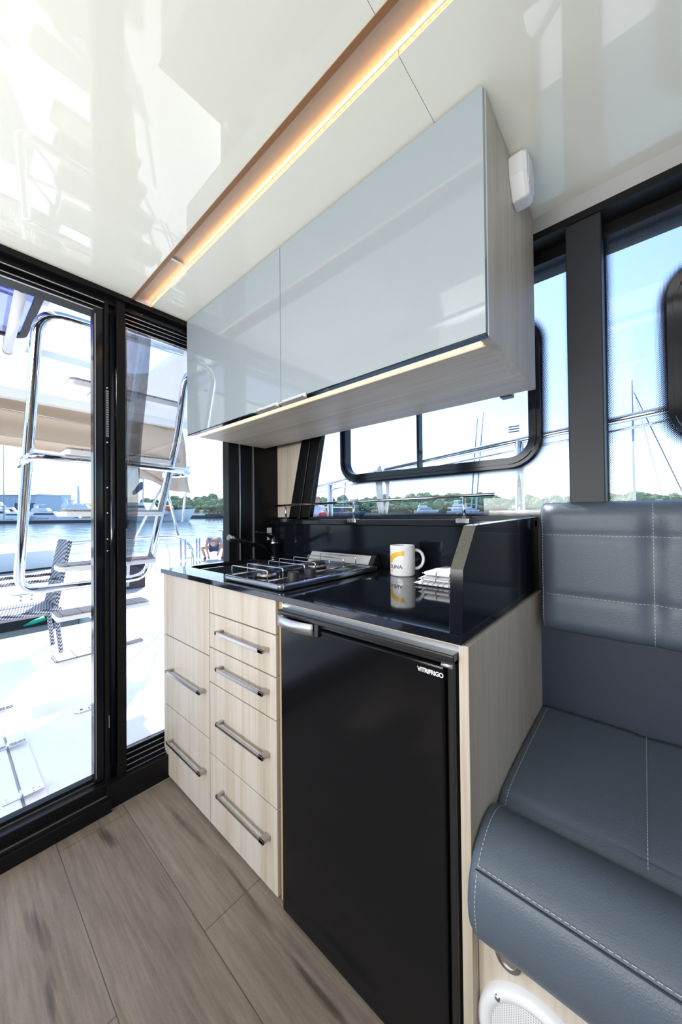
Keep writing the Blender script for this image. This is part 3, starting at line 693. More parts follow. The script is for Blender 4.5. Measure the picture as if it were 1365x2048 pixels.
# seat
t = thing('seat_cushion', (.4, .95, .37), 'grey blue seat cushion of the bench with rolled front edge', 'cushion')
sp_ = [(1.278, .535), (1.10, .537), (.95, .536), (.86, .531), (.825, .523), (.806, .512), (.796, .521), (.765, .537), (.735, .543), (.705, .541), (.680, .532), (.655, .517), (.637, .497), (.628, .470), (.626, .440), (.630, .410), (.640, .385), (.655, .370), (.70, .366), (1.278, .366)]
def catmull(P, n=6):
    out = []
    for i in range(len(P) - 1):
        p0, p1, p2, p3 = P[max(i - 1, 0)], P[i], P[i + 1], P[min(i + 2, len(P) - 1)]
        for k in range(n):
            s_ = k / n; out.append(tuple(.5 * ((2 * p1[j]) + (-p0[j] + p2[j]) * s_ + (2 * p0[j] - 5 * p1[j] + 4 * p2[j] - p3[j]) * s_ ** 2 + (-p0[j] + 3 * p1[j] - 3 * p2[j] + p3[j]) * s_ ** 3) for j in range(2)))
    return out + [P[-1]]
SP = catmull(sp_[:-1]) + [sp_[-1]]
xs = [-.255 + .0, -.2545, -.252, -.246, -.238, -.20] + [-.2 + .05 * k for k in range(1, 34)]
ins = [.022, .012, .005, .0015, 0, 0]
mb = MB(); vs = []; cy_, cz_ = .95, .45
for i, x in enumerate(xs):
    q = ins[i] if i < 6 else 0
    for (y, z) in SP:
        dx = .004 * math.exp(-((x + .003) / .016) ** 2) * (1 if y > .83 and z > .5 else 0)
        vs.append((x, y + q * (1 if y < .8 else .0), z - q * .8 * (1 if z > .45 else -1) - dx))
m_ = len(SP); mb.add(vs, [(i * m_ + j, (i + 1) * m_ + j, (i + 1) * m_ + (j + 1) % m_, i * m_ + (j + 1) % m_) for i in range(len(xs) - 1) for j in range(m_)] + [tuple(range(m_))], True)
mb.build('pad', M['vinyl'], t)
seam([(x, .6435, .5095) for x in (-.238, 0, .5, 1.2)], t, .006, .003, .0007); seam([(-.003, y, .5345 if y > .86 else .523) for y in (1.27, 1.1, .95, .87, .815)], t, .006, .003, .0006)
seam([(-.2375, y, z + .0008) for (y, z) in SP if z > .39 and y < 1.27], t, .005, .003, .0006)
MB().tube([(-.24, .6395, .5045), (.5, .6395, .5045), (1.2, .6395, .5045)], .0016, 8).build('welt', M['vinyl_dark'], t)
# bench base, latch, speaker
t = thing('bench_base', (.4, .95, 0), 'pale wood box of the bench with a round metal latch', 'bench')
MB().box(-.2545, 1.5, .69, 1.298, 0, .366).build('front_panel', M['oak_z'], t)
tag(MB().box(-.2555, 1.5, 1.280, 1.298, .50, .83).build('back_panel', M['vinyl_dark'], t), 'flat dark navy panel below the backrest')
lk = MB().lathe([(0, -.012), (.021, -.012), (.024, -.009), (.026, 0)], (-.198, .69, .338), 'y').build('latch', M['brushed'], t)
MB().lathe([(0, -.0135), (.013, -.0135), (.014, -.012)], (-.198, .69, .338), 'y').build('latch_button', M['chrome'], lk)
t = thing('speaker', (-.150, .69, .09), 'round white loudspeaker set in the bench front near the floor', 'speaker')
C_ = (-.150, .690, .193)
MB().lathe([(.106, 0), (.104, -.010), (.096, -.016), (.086, -.014), (.081, -.009)], C_, 'y', 64).build('ring', M['white_plastic'], t)
gm = mat('white perforated grille', (.70, .71, .73), .5); b = NB(gm); X = b.xyz()
u = b.m('SUBTRACT', b.m('FRACT', b.m('DIVIDE', b.m('ADD', X[0], 10), .004)), .5); v = b.m('SUBTRACT', b.m('FRACT', b.m('DIVIDE', b.m('ADD', X[2], 10), .004)), .5)
b.l(b.mix(b.m('LESS_THAN', b.m('SQRT', b.m('ADD', b.m('MULTIPLY', u, u), b.m('MULTIPLY', v, v))), .28), (.74, .75, .77), (.35, .36, .38)), b.p.inputs['Base Color'])
MB().lathe([(0, -.013), (.05, -.0115), (.0815, -.008)], C_, 'y', 64).build('grille', gm, t)
MB().lathe([(0, -.018), (.0045, -.018), (.005, -.014)], (C_[0] - .066, .69, C_[2] + .066), 'y', 16).build('screw', M['steel'], t)

# ================================================================= COCKPIT
tag(MB().box(-4.85, -1.70, -3.2, 2.0, -.12, -.05).build('cockpit_sole', M['white']), 'white moulded cockpit floor outside the aft door', 'deck', kind='structure')
# overhang of the upper deck with stair opening
mb = MB(); plate(mb, [(-3.72, -2.6), (-1.70, -2.6), (-1.70, 1.9), (-3.72, 1.9)], [[(-2.84, .335), (-1.703, .335), (-1.703, .94), (-2.20, .985), (-2.76, .995), (-2.84, .93)], rrect(-2.64, -1.72, -.55, .29, .08)], 'z', 2.17, 2.215)
mb.box(-3.78, -3.70, -2.6, 1.9, 2.10, 2.27)
tag(mb.build('upper_deck_overhang', M['white']), 'white underside of the upper deck over the cockpit with a stair opening', 'roof', kind='structure')
t = thing('skylight', (-2.32, -.15, 2.16), 'smoked roof hatch with dark frame set in the white overhang', 'skylight')
mb = MB(); ring(mb, rrect(-2.66, -1.70, -.57, .312, .09), rrect(-2.635, -1.725, -.54, .283, .07), 'z', 2.165, 2.180); mb.build('frame', M['pillar'], t)
mb = MB(); mb.prism(rrect(-2.635, -1.725, -.54, .283, .07), 'z', 2.171, 2.176); mb.build('pane', glass_mat('smoked skylight glass', (.62, .60, .80), gloss=1.5), t)
for x in (-2.3, -2.36): MB().box(x, x + .012, -.5, .24, 2.26, 2.27).build('bar', M['mast'], t)
t = thing('hatch_pole', (-2.45, .2, 2.06), 'thick white tube hanging under the smoked roof hatch', 'pole')
MB().cyl((-1.93, .218, 2.11), (-2.72, .246, 2.11), .021, seg=20).build('tube', M['white_plastic'], t)
for p in ((-1.93, .218, 2.11), (-2.72, .246, 2.11)): MB().ball(p, .022).build('end_cap', M['pillar'], t)
MB().box(-2.73, -2.69, .225, .265, 2.12, 2.172).build('bracket', M['white_plastic'], t); MB().box(-1.95, -1.91, .20, .24, 2.12, 2.172).build('bracket', M['white_plastic'], t)
# canvas curtain rolled along the aft edge
t = thing('canvas_awning', (-3.9, .5, 1.7), 'beige canvas valance with dark seams hanging behind the stairs', 'awning')
def canvas(a, b_, bulge, name):
    mb = MB()
    def g(u, v):
        y = -2.4 + 4.1 * u; zt = a - .028 * (y - .3); zb = b_ - .045 * (y - .3); z = zt + (zb - zt) * v
        return (-3.78 - bulge * math.sin(PI * v) - .05 * v + .01 * noise.noise(Vector((y * 3, z * 5, bulge * 9))), y, z)
    mb.grid(g, 60, 10); return mb.build(name, M['beige'], t, solid=.006)
canvas(2.15, 2.02, .04, 'canvas_panel'); canvas(2.01, 1.82, .06, 'canvas_panel'); canvas(1.81, 1.74, .02, 'canvas_panel')
for z, dz in ((2.015, .035), (1.815, .043)):
    MB().tube([(-3.80, -2.4, z + dz * 2.7), (-3.80, 1.7, z - dz * 1.4)], .010, 8).build('seam_track', M['grey_trim'], t)
mb = MB(); mb.grid(lambda u, v: (-3.80 + .03 * math.sin(6 * v), 1.30 + .42 * u + .10 * v * u, 2.12 - .58 * v - .14 * u * v + .02 * math.sin(8 * u)), 10, 14); mb.build('canvas_corner', M['beige'], t, solid=.006)
mb = MB(); mb.prism([(1.15, 1.74), (1.66, 1.72), (1.56, 1.52)], 'x', -3.80, -3.79); mb.build('canvas_flap', M['beige'], t)
# clear plastic curtain strip just outside the fixed pane
cm = mat('clear vinyl curtain', (.30, .30, .34), .12, spec=.6, alpha=.80); b = NB(cm)
f = b.noise(b.pos((1, 2, .8)), 4, 3, .6); b.l(b.ramp(f, [(.35, (.05, .05, .06)), (.5, (.12, .11, .125)), (.65, (.30, .26, .26))]), b.p.inputs['Base Color'])
mb = MB()
mb.grid(lambda u, v: (-1.86 + .03 * math.sin(5 * u + 3 * v), .575 + .130 * u * (1 - .72 * v) - .018 * v + .004 * math.sin(9 * v), 2.10 - 1.16 * v), 14, 40)
t = mb.build('clear_curtain', cm); tag(t, 'rolled clear plastic curtain strip hanging outside the fixed pane', 'curtain')
MB().tube([(-1.86, .58, 2.10), (-1.86, .58, 1.1)], .004, 8).build('curtain_piping', M['pillar'], t)
# stairs to the upper deck
t = thing('boarding_stairs', (-2.6, .72, -.05), 'white stairs with teak treads and polished tube rails up to the upper deck', 'stairs')
tk = M['teak'] = mat('grey teak tread', (.20, .18, .19), .6); b = NB(tk); X = b.xyz()
sl = b.m('LESS_THAN', b.m('FRACT', b.m('DIVIDE', b.m('ADD', X[1], 10.0), .105)), .05)
b.l(b.mix(sl, b.ramp(b.noise(b.pos((8, .8, 1)), 12, 4), [(.35, (.26, .225, .215)), (.65, (.38, .335, .32))]), (.06, .065, .09)), b.p.inputs['Base Color'])
for i in range(6):
    x = -2.95 + .156 * i; z = .205 + .33 * i; y0 = .488 - .014 * i; y1 = 1.035 - .014 * i
    s_ = MB().prism(rrect(x - .155, x + .03, y0, y1, .025, 5), 'z', z - .034, z - .006).build('step', M['white'], t, bevel=.004)
    MB().prism(rrect(x - .150, x + .024, y0 + .006, y1 - .006, .02, 5), 'z', z - .006, z + .004).build('tread', M['teak'], s_)
    MB().box(x - .10, x - .03, y0 + .10, y0 + .30, z - .044, z - .034).build('bracket', M['alu'], s_)
    for yy in (y0 + .25,): MB().cyl((x - .05, yy, z - .06), (x - .05, yy, z - .05), .012, seg=12).build('bolt', M['steel'], s_)
MB().tube(rounded([(-2.10, .96, 2.15), (-2.15, .30, 2.14), (-2.68, .285, .735), (-2.74, .98, .72), (-2.30, 1.02, 1.70), (-2.12, .99, 2.06), (-2.05, 1.25, 2.10)], .11, 8), .0235, 20).build('side_rail', M['chrome'], t)
MB().tube(rounded([(-2.44, .262, 1.43), (-2.34, .300, 1.472), (-2.34, .66, 1.475), (-2.36, 1.12, 1.465), (-2.48, 1.16, 1.455), (-2.48, 1.00, 1.44)], .05, 8), .020, 18).build('cross_rail', M['chrome'], t)
MB().tube([(-3.00, .815, -.05), (-2.12, .625, 1.84)], .028, 12).build('stringer', M['steel'], t)
# rattan chair
rt = mat('grey blue rattan weave', (.07, .08, .11), .55); b = NB(rt); X = b.xyz()
def weave():
    q = b.m('SINE', b.m('MULTIPLY', b.m('ADD', X[1], X[0]), 190)); p = b.m('SINE', b.m('MULTIPLY', b.m('ADD', X[2], b.m('MULTIPLY', b.m('SUBTRACT', X[0], X[1]), .7)), 200)); return b.m('MULTIPLY', q, p)
wv = b.m('ADD', b.m('MULTIPLY', weave(), .5), .5)
b.l(b.ramp(wv, [(.30, (.02, .025, .04)), (.5, (.14, .15, .20)), (.72, (.50, .52, .58))]), b.p.inputs['Base Color']); b.bump(wv, .6, .006)
t = thing('rattan_chair', (-4.05, .5, -.05), 'grey woven rattan chair beside the stairs in the cockpit', 'chair')
mb = MB(); mb.grid(lambda u, v: (-4.30 + .42 * u, .655 + .105 * v + .02 * math.sin(PI * u), .36 + .59 * v), 10, 14); mb.build('backrest', rt, t, solid=.03)
MB().box(-4.31, -3.87, .10, .70, .335, .375).build('seat', rt, t, bevel=.012)
for x in (-4.27, -3.91):
    for ya, yb in ((.66, .70), (.19, .17)): MB().tube([(x, ya, .34), (x, yb, -.045)], .018, 12).build('leg', rt, t)
for x in (-4.30, -3.88): MB().tube(rounded([(x, .70, .62), (x, .20, .62), (x, .18, .345)], .06, 5), .016, 12).build('armrest', rt, t)
t = thing('round_table', (-4.35, -.12, -.05), 'small round white cockpit table beside the rattan chair', 'table')
MB().lathe([(0, 0), (.44, 0), (.45, -.012), (.44, -.028), (0, -.028)], (-4.35, -.12, .70)).build('table_top', [M['white']], t)
MB().cyl((-4.35, -.12, -.05), (-4.35, -.12, .675), .035).build('pedestal', M['alu'], t); MB().lathe([(0, .02), (.2, .015), (.21, 0)], (-4.35, -.12, -.05)).build('foot', M['alu'], t)
# locker lid with hinges in the cockpit floor
t = thing('locker_lid', (-2.4, -.1, -.05), 'white locker lid with chrome hinges in the cockpit floor', 'hatch')
MB().prism(rrect(-3.6, -1.84, -.62, .222, .09), 'z', -.049, -.030).build('lid', M['white'], t, bevel=.008, seg=3)
MB().box(-3.6, -1.80, .232, .305, -.0495, -.043).build('gutter', M['white'], t, bevel=.003)
MB().box(-3.6, -1.88, .2235, .2305, -.0495, -.044).build('seam', M['grey_trim'], t)
for x in (-2.02, -2.50, -3.02):
    h = MB().box(x - .022, x + .022, .165, .30, -.0305, -.026).build('hinge', M['chrome'], t, bevel=.002)
    MB().cyl((x - .024, .227, -.022), (x + .024, .227, -.022), .006, seg=12).build('hinge_pin', M['chrome'], h)
    for dx, y in ((-.011, .18), (.011, .18), (-.011, .265), (.011, .265), (.0, .285)): MB().lathe([(0, .001), (.004, .001), (.004, 0)], (x + dx, y, -.026), 'z', 10).build('screw', M['alu'], h)
t = thing('deck_ring', (-2.67, .60, -.05), 'oval stainless lifting ring on the cockpit floor', 'deck ring')
MB().prism(rrect(-2.70, -2.63, .54, .68, .03), 'z', -.0495, -.043).build('plate', M['steel'], t, bevel=.002)
MB().tube([(-2.665 + .018 * math.cos(a), .64 + .028 * math.sin(a), -.038) for a in [2 * PI * k / 20 for k in range(20)]], .004, 8, closed=True).build('ring', M['steel'], t)
MB().lathe([(0, .001), (.008, .001), (.008, 0)], (-2.665, .575, -.043), 'z', 12).build('screw', M['pillar'], t)
# stern rail and gantry poles
t = thing('stern_rail', (-4.6, 1.6, -.05), 'polished tube rail and gantry struts at the starboard quarter', 'rail')
def SR(pts, r, name='tube'): return MB().tube(pts, r, 14).build(name, M['steel'], t)
SR(rounded([(-4.7, .9, .88), (-4.6, 1.7, .91), (-4.45, 1.98, .90), (-4.3, 2.08, .78), (-4.3, 2.09, .3)], .2, 8), .018, 'rail')
SR([(-4.3, 1.40, .88), (-4.15, 1.70, 1.58)], .014, 'strut'); SR([(-4.15, 1.68, 1.58), (-4.4, 1.95, .93)], .016, 'strut')
SR([(-3.80, 1.80, 1.72), (-4.1, 1.86, 1.10)], .014, 'strut')
for x, y in ((-4.3, 1.935), (-4.3, 1.99), (-4.3, 2.135), (-4.3, 2.175)): SR([(x, y, .88), (x, y, .25)], .012, 'stanchion')
for z in (.76, .64): SR([(-4.3, 1.99, z), (-4.3, 2.09, z)], .010, 'rung')
mb = MB(); lp = [(-4.58 + .0 * math.cos(a), 1.83 + .085 * math.sin(a) * (1 - .4 * math.cos(a)), .66 + .24 * math.cos(a)) for a in [2 * PI * k / 30 for k in range(30)]]
tag(mb.tube(lp, .007, 8, closed=True).build('rope_loop', M['rope']), 'thin rope loop hanging from the stern rail', 'rope')

# outside the starboard windows: guard rail and a hanging rope
t = thing('side_rail', (-.8, 1.9, .78), 'polished guard rail rising forward outside the starboard windows', 'rail')
RP = [(-2.7, 1.9, 1.27), (-1.89, 1.9, 1.372), (-1.25, 1.9, 1.447), (-.43, 1.9, 1.520), (.09, 1.9, 1.562), (1.2, 1.88, 1.63)]
MB().tube(RP, .0165, 18).build('top_tube', M['steel'], t)
MB().tube([(p[0], p[1] + .03, p[2] - .040) for p in RP], .007, 12).build('lower_wire', M['steel'], t)
MB().cyl((-.465, 1.9, .78), (-.465, 1.9, 1.515), .020, seg=20).build('stanchion', M['steel'], t); MB().cyl((-1.76, 1.9, .78), (-1.76, 1.9, 1.385), .020, seg=20).build('stanchion', M['steel'], t)
mb = MB(); rp = []
for k in range(61):
    a = 2 * PI * k / 20; tt = k / 60
    rp.append((-1.285 + .035 * math.sin(a) + .02 * math.sin(3.1 * tt), 1.88 + .012 * math.cos(a * .5), 1.30 + .14 * math.cos(a) - .03 * math.sin(5 * tt)))
rp += [(-1.27, 1.87, 1.2), (-1.275, 1.88, 1.05), (-1.27, 1.9, .9)]
tag(mb.tube(rp, .0075, 10).build('hanging_rope', M['rope']), 'white rope coil hung on the guard rail outside the window', 'rope')

# ================================================================= HARBOUR (level frame)
wm = mat('harbour water', (.16, .26, .32), .07, spec=.6); b = NB(wm)
wb = b.m('ADD', b.m('MULTIPLY', b.noise(b.pos((.35, .9, 1)), 1.2, 5, .6), 1.0), b.m('MULTIPLY', b.noise(b.pos((.04, .12, 1)), 1.0, 3), 2.0)); b.bump(wb, .35, .25)
mb = MB(W); mb.add([(-900, -900, 0), (900, -900, 0), (900, 1400, 0), (-900, 1400, 0)], [(0, 1, 2, 3)])
tag(mb.build('harbour_water', wm), 'calm blue harbour water', 'water', kind='stuff')
dk = mat('pale dock planks', (.62, .60, .57), .7); b = NB(dk); X = b.xyz()
b.l(b.mix(b.m('LESS_THAN', b.m('FRACT', b.m('DIVIDE', b.m('ADD', X[0], 60), .16)), .08), (.66, .64, .62), (.42, .40, .38)), b.p.inputs['Base Color'])
mb = MB(W); mb.add([(-6.0, 1.61, .52), (-5.8, 14, .52), (-18.5, 9.5, .52), (-13, 1.61, .52)] + [(-6.0, 1.61, -.2), (-5.8, 14, -.2), (-18.5, 9.5, -.2), (-13, 1.61, -.2)], [(0, 1, 2, 3), (4, 5, 6, 7), (0, 1, 5, 4), (1, 2, 6, 5), (2, 3, 7, 6), (3, 0, 4, 7)])
tag(mb.build('dock', dk), 'pale planked dock behind the stern', 'dock', kind='structure')
mb = MB(W); mb.box(-13.0, -7.75, -6, 1.60, .36, .52)
mb.cur = 1; mb.box(-7.75, -7.55, -6, 1.60, .38, .53); mb.cur = 2; mb.box(-7.75, -7.60, -6, 1.60, -.3, .38)
tag(mb.build('quay_edge', [M['hull'], M['rubber'], M['concrete']]), 'white quay with black fender strip and grey concrete face', 'quay', kind='structure')
mb = MB(W); mb.tube([(-7.55, .86, .43), (-7.5, .98, .47), (-7.52, 1.12, .50)], .035, 10, radii=[.01, .035, .045])
tag(mb.build('garden_hose', M['green']), 'green hose lying on the quay edge behind the chair', 'hose')
t = thing('mooring_cleat', W((-9.2, 1.15, .52)), 'small steel mooring cleat on the white quay', 'cleat')
for y in (1.02, 1.18): MB(W).cyl((-9.2, y, .52), (-9.2, y, .62), .022, seg=12).build('foot', M['steel'], t)
MB(W).tube([(-9.2, .88, .63), (-9.2, 1.1, .625), (-9.2, 1.32, .63)], .022, 12).build('horn', M['steel'], t)
# moored white boat behind the quay
def hull(mb, x0, y0, L, B_, H, ang, z0=0.0, rake=.12, n=14):
    """boat hull along heading ang (radians in the level frame), stern at x0,y0"""
    ca, sa = math.cos(ang), math.sin(ang); vs = []; prof = [(0, -.3), (.55, -.15), (.92, .12), (.97, .6), (1.0, 1.0)]
    for i in range(n + 1):
        u = i / n; wd = B_ / 2 * (1 - max(0, (u - .45) / .55) ** 2.2); sh = H * (1 + .25 * u * u)
        for s_ in (1, -1):
            for (w_, h) in prof:
                lx = L * u * (1 - rake * (1 - h) * u); ly = s_ * wd * w_; vs.append((x0 + ca * lx - sa * ly, y0 + sa * lx + ca * ly, z0 + sh * h))
    m_ = len(prof); fs = []
    for i in range(n):
        for s_ in (0, 1):
            for j in range(m_ - 1):
                a = i * 2 * m_ + s_ * m_ + j; fs.append((a, a + 1, a + 1 + 2 * m_, a + 2 * m_))
        a = i * 2 * m_ + m_ - 1; fs.append((a, a + m_, a + 3 * m_, a + 2 * m_))
    fs.append(tuple([j for j in range(m_)] + [m_ + j for j in reversed(range(m_))]))
    return mb.add(vs, fs)
def lbox(mb, x0, y0, ang, a, b_, c, d, e, f, taper=0.0):
    ca, sa = math.cos(ang), math.sin(ang); vs = []
    for x in (a, b_):
        for y in (c, d):
            for z in (e, f):
                xx = x; yy = y
                if z == f: xx = x + taper * (1 if x == a else -1.6); yy = y * .88
                vs.append((x0 + ca * xx - sa * yy, y0 + sa * xx + ca * yy, z))
    return mb.add(vs, [(0, 1, 3, 2), (4, 6, 7, 5), (0, 4, 5, 1), (2, 3, 7, 6), (0, 2, 6, 4), (1, 5, 7, 3)])
def motor_yacht(x, y, L, ang, label, fly=True):
    t = thing('motor_yacht', W((x, y, 0)), label, 'boat', None); B_ = L * .3; H = L * .15
    hull(MB(W), x, y, L, B_, H, ang).build('hull', M['hull'], t)
    lbox(MB(W), x, y, ang, L * .12, L * .70, -B_ * .36, B_ * .36, H, H * 1.75, L * .04).build('cabin', M['hull'], t)
    lbox(MB(W), x, y, ang, L * .20, L * .67, -B_ * .365, B_ * .365, H * 1.22, H * 1.58, L * .035).build('cabin_window', M['darkwin'], t)
    if fly:
        lbox(MB(W), x, y, ang, L * .14, L * .52, -B_ * .33, B_ * .33, H * 1.85, H * 2.35, L * .03).build('flybridge', M['hull'], t)
        lbox(MB(W), x, y, ang, L * .2, L * .38, -B_ * .3, B_ * .3, H * 2.9, H * 2.98).build('radar_arch', M['hull'], t)
        lbox(MB(W), x, y, ang, L * .2, L * .22, -B_ * .3, B_ * .3, H * 2.3, H * 2.9).build('arch_leg', M['hull'], t)
    lbox(MB(W), x, y, ang, L * .3, L * .55, -B_ * .505, B_ * .505, H * .55, H * .72).build('hull_window', M['darkwin'], t)
    return t
t = thing('moored_boat', W((-14.5, .5, 0)), 'large white moulded boat side behind the round table', 'boat')
hull(MB(W), -16.0, 2.25, 9, 3.0, 1.0, -PI / 2 + .12).build('hull', M['hull'], t)
lbox(MB(W), -16.0, 2.25, -PI / 2 + .12, .0, 4.0, -1.52, 1.52, .40, .50).build('rubbing_strake', M['rubber'], t)
# dock items
t = thing('dock_box', W((-8.85, 2.9, .52)), 'weathered grey dock box standing on the dock seen past the curtain', 'box')
MB(W).box(-9.05, -8.70, 2.70, 3.10, .52, 1.18).build('box', M['pillar'], t, bevel=.02)
MB(W).tube(rounded([(-8.66, 2.72, .6), (-8.62, 2.72, 1.15), (-8.7, 2.85, 1.16)], .08), .03, 10).build('hose_hook', M['rope'], t)
t = thing('waste_bin', W((-11.7, 7.05, .52)), 'dark blue waste bin on the dock behind the crouching person', 'bin')
MB(W).lathe([(0, 0), (.22, 0), (.26, .02), (.28, .98), (0, .98)], (-11.68, 7.10, .52), seg=24).build('bin_body', M['bin_blue'], t)
MB(W).box(-12.06, -11.36, 6.84, 7.40, 1.50, 1.55).build('bin_lid', M['grey_trim'], t, bevel=.01)
t = thing('swim_ladder', W((-10.8, 6.7, .52)), 'white curved tube ladder at the dock edge beside the crouching person', 'ladder')
for d_ in (0, .18):
    MB(W).tube(rounded([(-10.9 + d_, 6.55 + d_, .52), (-10.9 + d_, 6.55 + d_, .98), (-11.2 + d_, 6.95 + d_, 1.05), (-11.25 + d_, 7.0 + d_, .52)], .2), .022, 10).build('rail_tube', M['white_plastic'], t)

# ---- people
def person(name, label, J, R_, E_, loc, yaw, cloth, hands, hair_c, headp, face, lookdown=0.0, extra=None):
    """skinned body from joints J (local frame: x right of figure, y forward, z up), clothing as children"""
    cy_, sy_ = math.cos(yaw), math.sin(yaw)
    def tf(p): return (loc[0] + cy_ * p[0] - sy_ * p[1], loc[1] + sy_ * p[0] + cy_ * p[1], loc[2] + p[2])
    names = list(J)
    def skin(edges, rads, nm, mt, par, sub=2):
        used = [k for k in names if any(k in e for e in edges)]
        if 'pelvis' in used: used.remove('pelvis'); used.insert(0, 'pelvis')
        me = bpy.data.meshes.new(nm); org = wloc(par) if par else W(loc)
        me.from_pydata([W(tf(J[k])) - org for k in used], [(used.index(a), used.index(c)) for a, c in edges], [])
        o = bpy.data.objects.new(nm, me); COL.objects.link(o); bpy.context.view_layer.update()
        md = o.modifiers.new('skin', 'SKIN'); sv = me.skin_vertices[0].data
        for i, k in enumerate(used): q = rads.get(k, .04); sv[i].radius = (q, q) if isinstance(q, float) else q; sv[i].use_root = (i == 0)
        md.use_smooth_shade = True
        s2 = o.modifiers.new('sub', 'SUBSURF'); s2.levels = sub; s2.render_levels = sub
        dg = bpy.context.evaluated_depsgraph_get(); dg.update(); m2 = bpy.data.meshes.new_from_object(o.evaluated_get(dg))
        o.modifiers.clear(); o.data = m2; m2.materials.clear(); m2.materials.append(mt)
        if par: o.parent = par
        else: o.location = org
        return o
    body = skin(E_, R_, name, M['skin'], None)
    # head, ears, nose and fingers are merged into the same body mesh
    mb = MB(lambda v: W(tf(v)))
    hx, hy, hz = headp
    mb.ball(headp, .078, .095, .118, 20, 14)
    fy = face
    mb.ball((hx + fy[0] * .10, hy + fy[1] * .10, hz + fy[2] * .10 - .005), .014, .016, .022, 10, 6)
    for s_ in (-1, 1): mb.ball((hx + s_ * .08, hy - .01, hz), .012, .02, .03, 10, 6)
    for (hp, dr) in hands:
        hp = Vector(hp); dr = Vector(dr).normalized(); sd_ = dr.orthogonal().normalized()
        mb.ball(tuple(hp + dr * .04), .038, .03, .045, 12, 8)
        for k, L in enumerate((.065, .075, .07, .055)):
            a = hp + dr * .07 + sd_ * (.018 * (k - 1.5)); mb.tube([a, a + dr * L * .6, a + dr * L + dr.cross(sd_) * .02], .008, 6)
        mb.tube([hp + dr * .03 + sd_ * .035, hp + dr * .07 + sd_ * .065], .009, 6)
    hm_ = mb.build('tmp_parts', M['skin'], origin=tuple(W(loc)))
    bm = bmesh.new(); bm.from_mesh(body.data); bm.from_mesh(hm_.data); bm.to_mesh(body.data); bm.free(); bpy.data.objects.remove(hm_)
    for p in body.data.polygons: p.use_smooth = True
    for nm, ed, rd, mt in cloth: skin(ed, rd, nm, mt, body)
    hb_ = MB(lambda v: W(tf(v))); hb_.ball((hx - fy[0] * .016, hy - fy[1] * .02, hz - fy[2] * .02 + .018), .084, .098, .112, 18, 12); hb_.build('hair', hair_c, body)
    eb = MB(lambda v: W(tf(v)))
    for s_ in (-1, 1): eb.ball((hx + s_ * .03 + fy[0] * .092, hy + fy[1] * .088, hz + .005 + fy[2] * .08), .009, .008, .007, 8, 6)
    eb.build('eyes', M['hair'], body)
    mo = MB(lambda v: W(tf(v))); mo.ball((hx + fy[0] * .09, hy + fy[1] * .088, hz - .05 + fy[2] * .06), .022, .008, .006, 10, 6); mo.build('mouth', M['red'], body)
    return tag(body, label, 'person')
# crouching, back bent, head down, one hand near the ground
J = dict(pelvis=(0, -.12, .42), spine=(0, -.02, .62), chest=(0, .10, .74), neck=(.03, .26, .72),
         hipL=(-.10, -.10, .42), kneeL=(-.36, .30, .50), ankleL=(-.26, .22, .08), toeL=(-.28, .38, .03),
         hipR=(.10, -.10, .42), kneeR=(.42, .22, .46), ankleR=(.30, .14, .08), toeR=(.33, .30, .03),
         shL=(-.19, .10, .74), elL=(-.24, .32, .52), haL=(-.13, .42, .30), shR=(.19, .12, .74), elR=(.28, .32, .50), haR=(.20, .42, .20))
Rr = dict(pelvis=.13, spine=.125, chest=.14, neck=.055, hipL=.10, hipR=.10, kneeL=.060, kneeR=.060, ankleL=.038, ankleR=.038, toeL=.035, toeR=.035, shL=.06, shR=.06, elL=.042, elR=.042, haL=.028, haR=.028)
Ed = [('pelvis', 'spine'), ('spine', 'chest'), ('chest', 'neck'), ('pelvis', 'hipL'), ('hipL', 'kneeL'), ('kneeL', 'ankleL'), ('ankleL', 'toeL'), ('pelvis', 'hipR'), ('hipR', 'kneeR'), ('kneeR', 'ankleR'), ('ankleR', 'toeR'), ('chest', 'shL'), ('shL', 'elL'), ('elL', 'haL'), ('chest', 'shR'), ('shR', 'elR'), ('elR', 'haR')]
J['thL'] = (-.22, .10, .46); J['thR'] = (.24, .06, .45); J['slL'] = (-.215, .21, .63); J['slR'] = (.235, .22, .62)
cl = [('shirt', [('pelvis', 'spine'), ('spine', 'chest'), ('chest', 'shL'), ('shL', 'slL'), ('chest', 'shR'), ('shR', 'slR')], dict(pelvis=.15, spine=.165, chest=.175, shL=.085, shR=.085, slL=.062, slR=.062), M['shirt_white']),
      ('shorts', [('pelvis', 'hipL'), ('hipL', 'thL'), ('pelvis', 'hipR'), ('hipR', 'thR')], dict(pelvis=.155, hipL=.115, hipR=.115, thL=.10, thR=.10), M['shorts']),
      ('shoe', [('ankleL', 'toeL')], dict(ankleL=.050, toeL=.045), M['shorts']), ('shoe', [('ankleR', 'toeR')], dict(ankleR=.050, toeR=.045), M['shorts'])]
yaw = math.atan2(-6.18, 11.75) - PI / 2
person('person', 'person in white shirt and blue shorts crouching on the dock with head bowed', J, Rr, Ed, (-11.70, 6.47, .52), yaw, cl, [((-.13, .42, .30), (.2, .2, -.6)), ((.20, .42, .20), (-.1, .2, -.8))], M['grey_hair'], (.05, .40, .62), (0, .75, -.65))
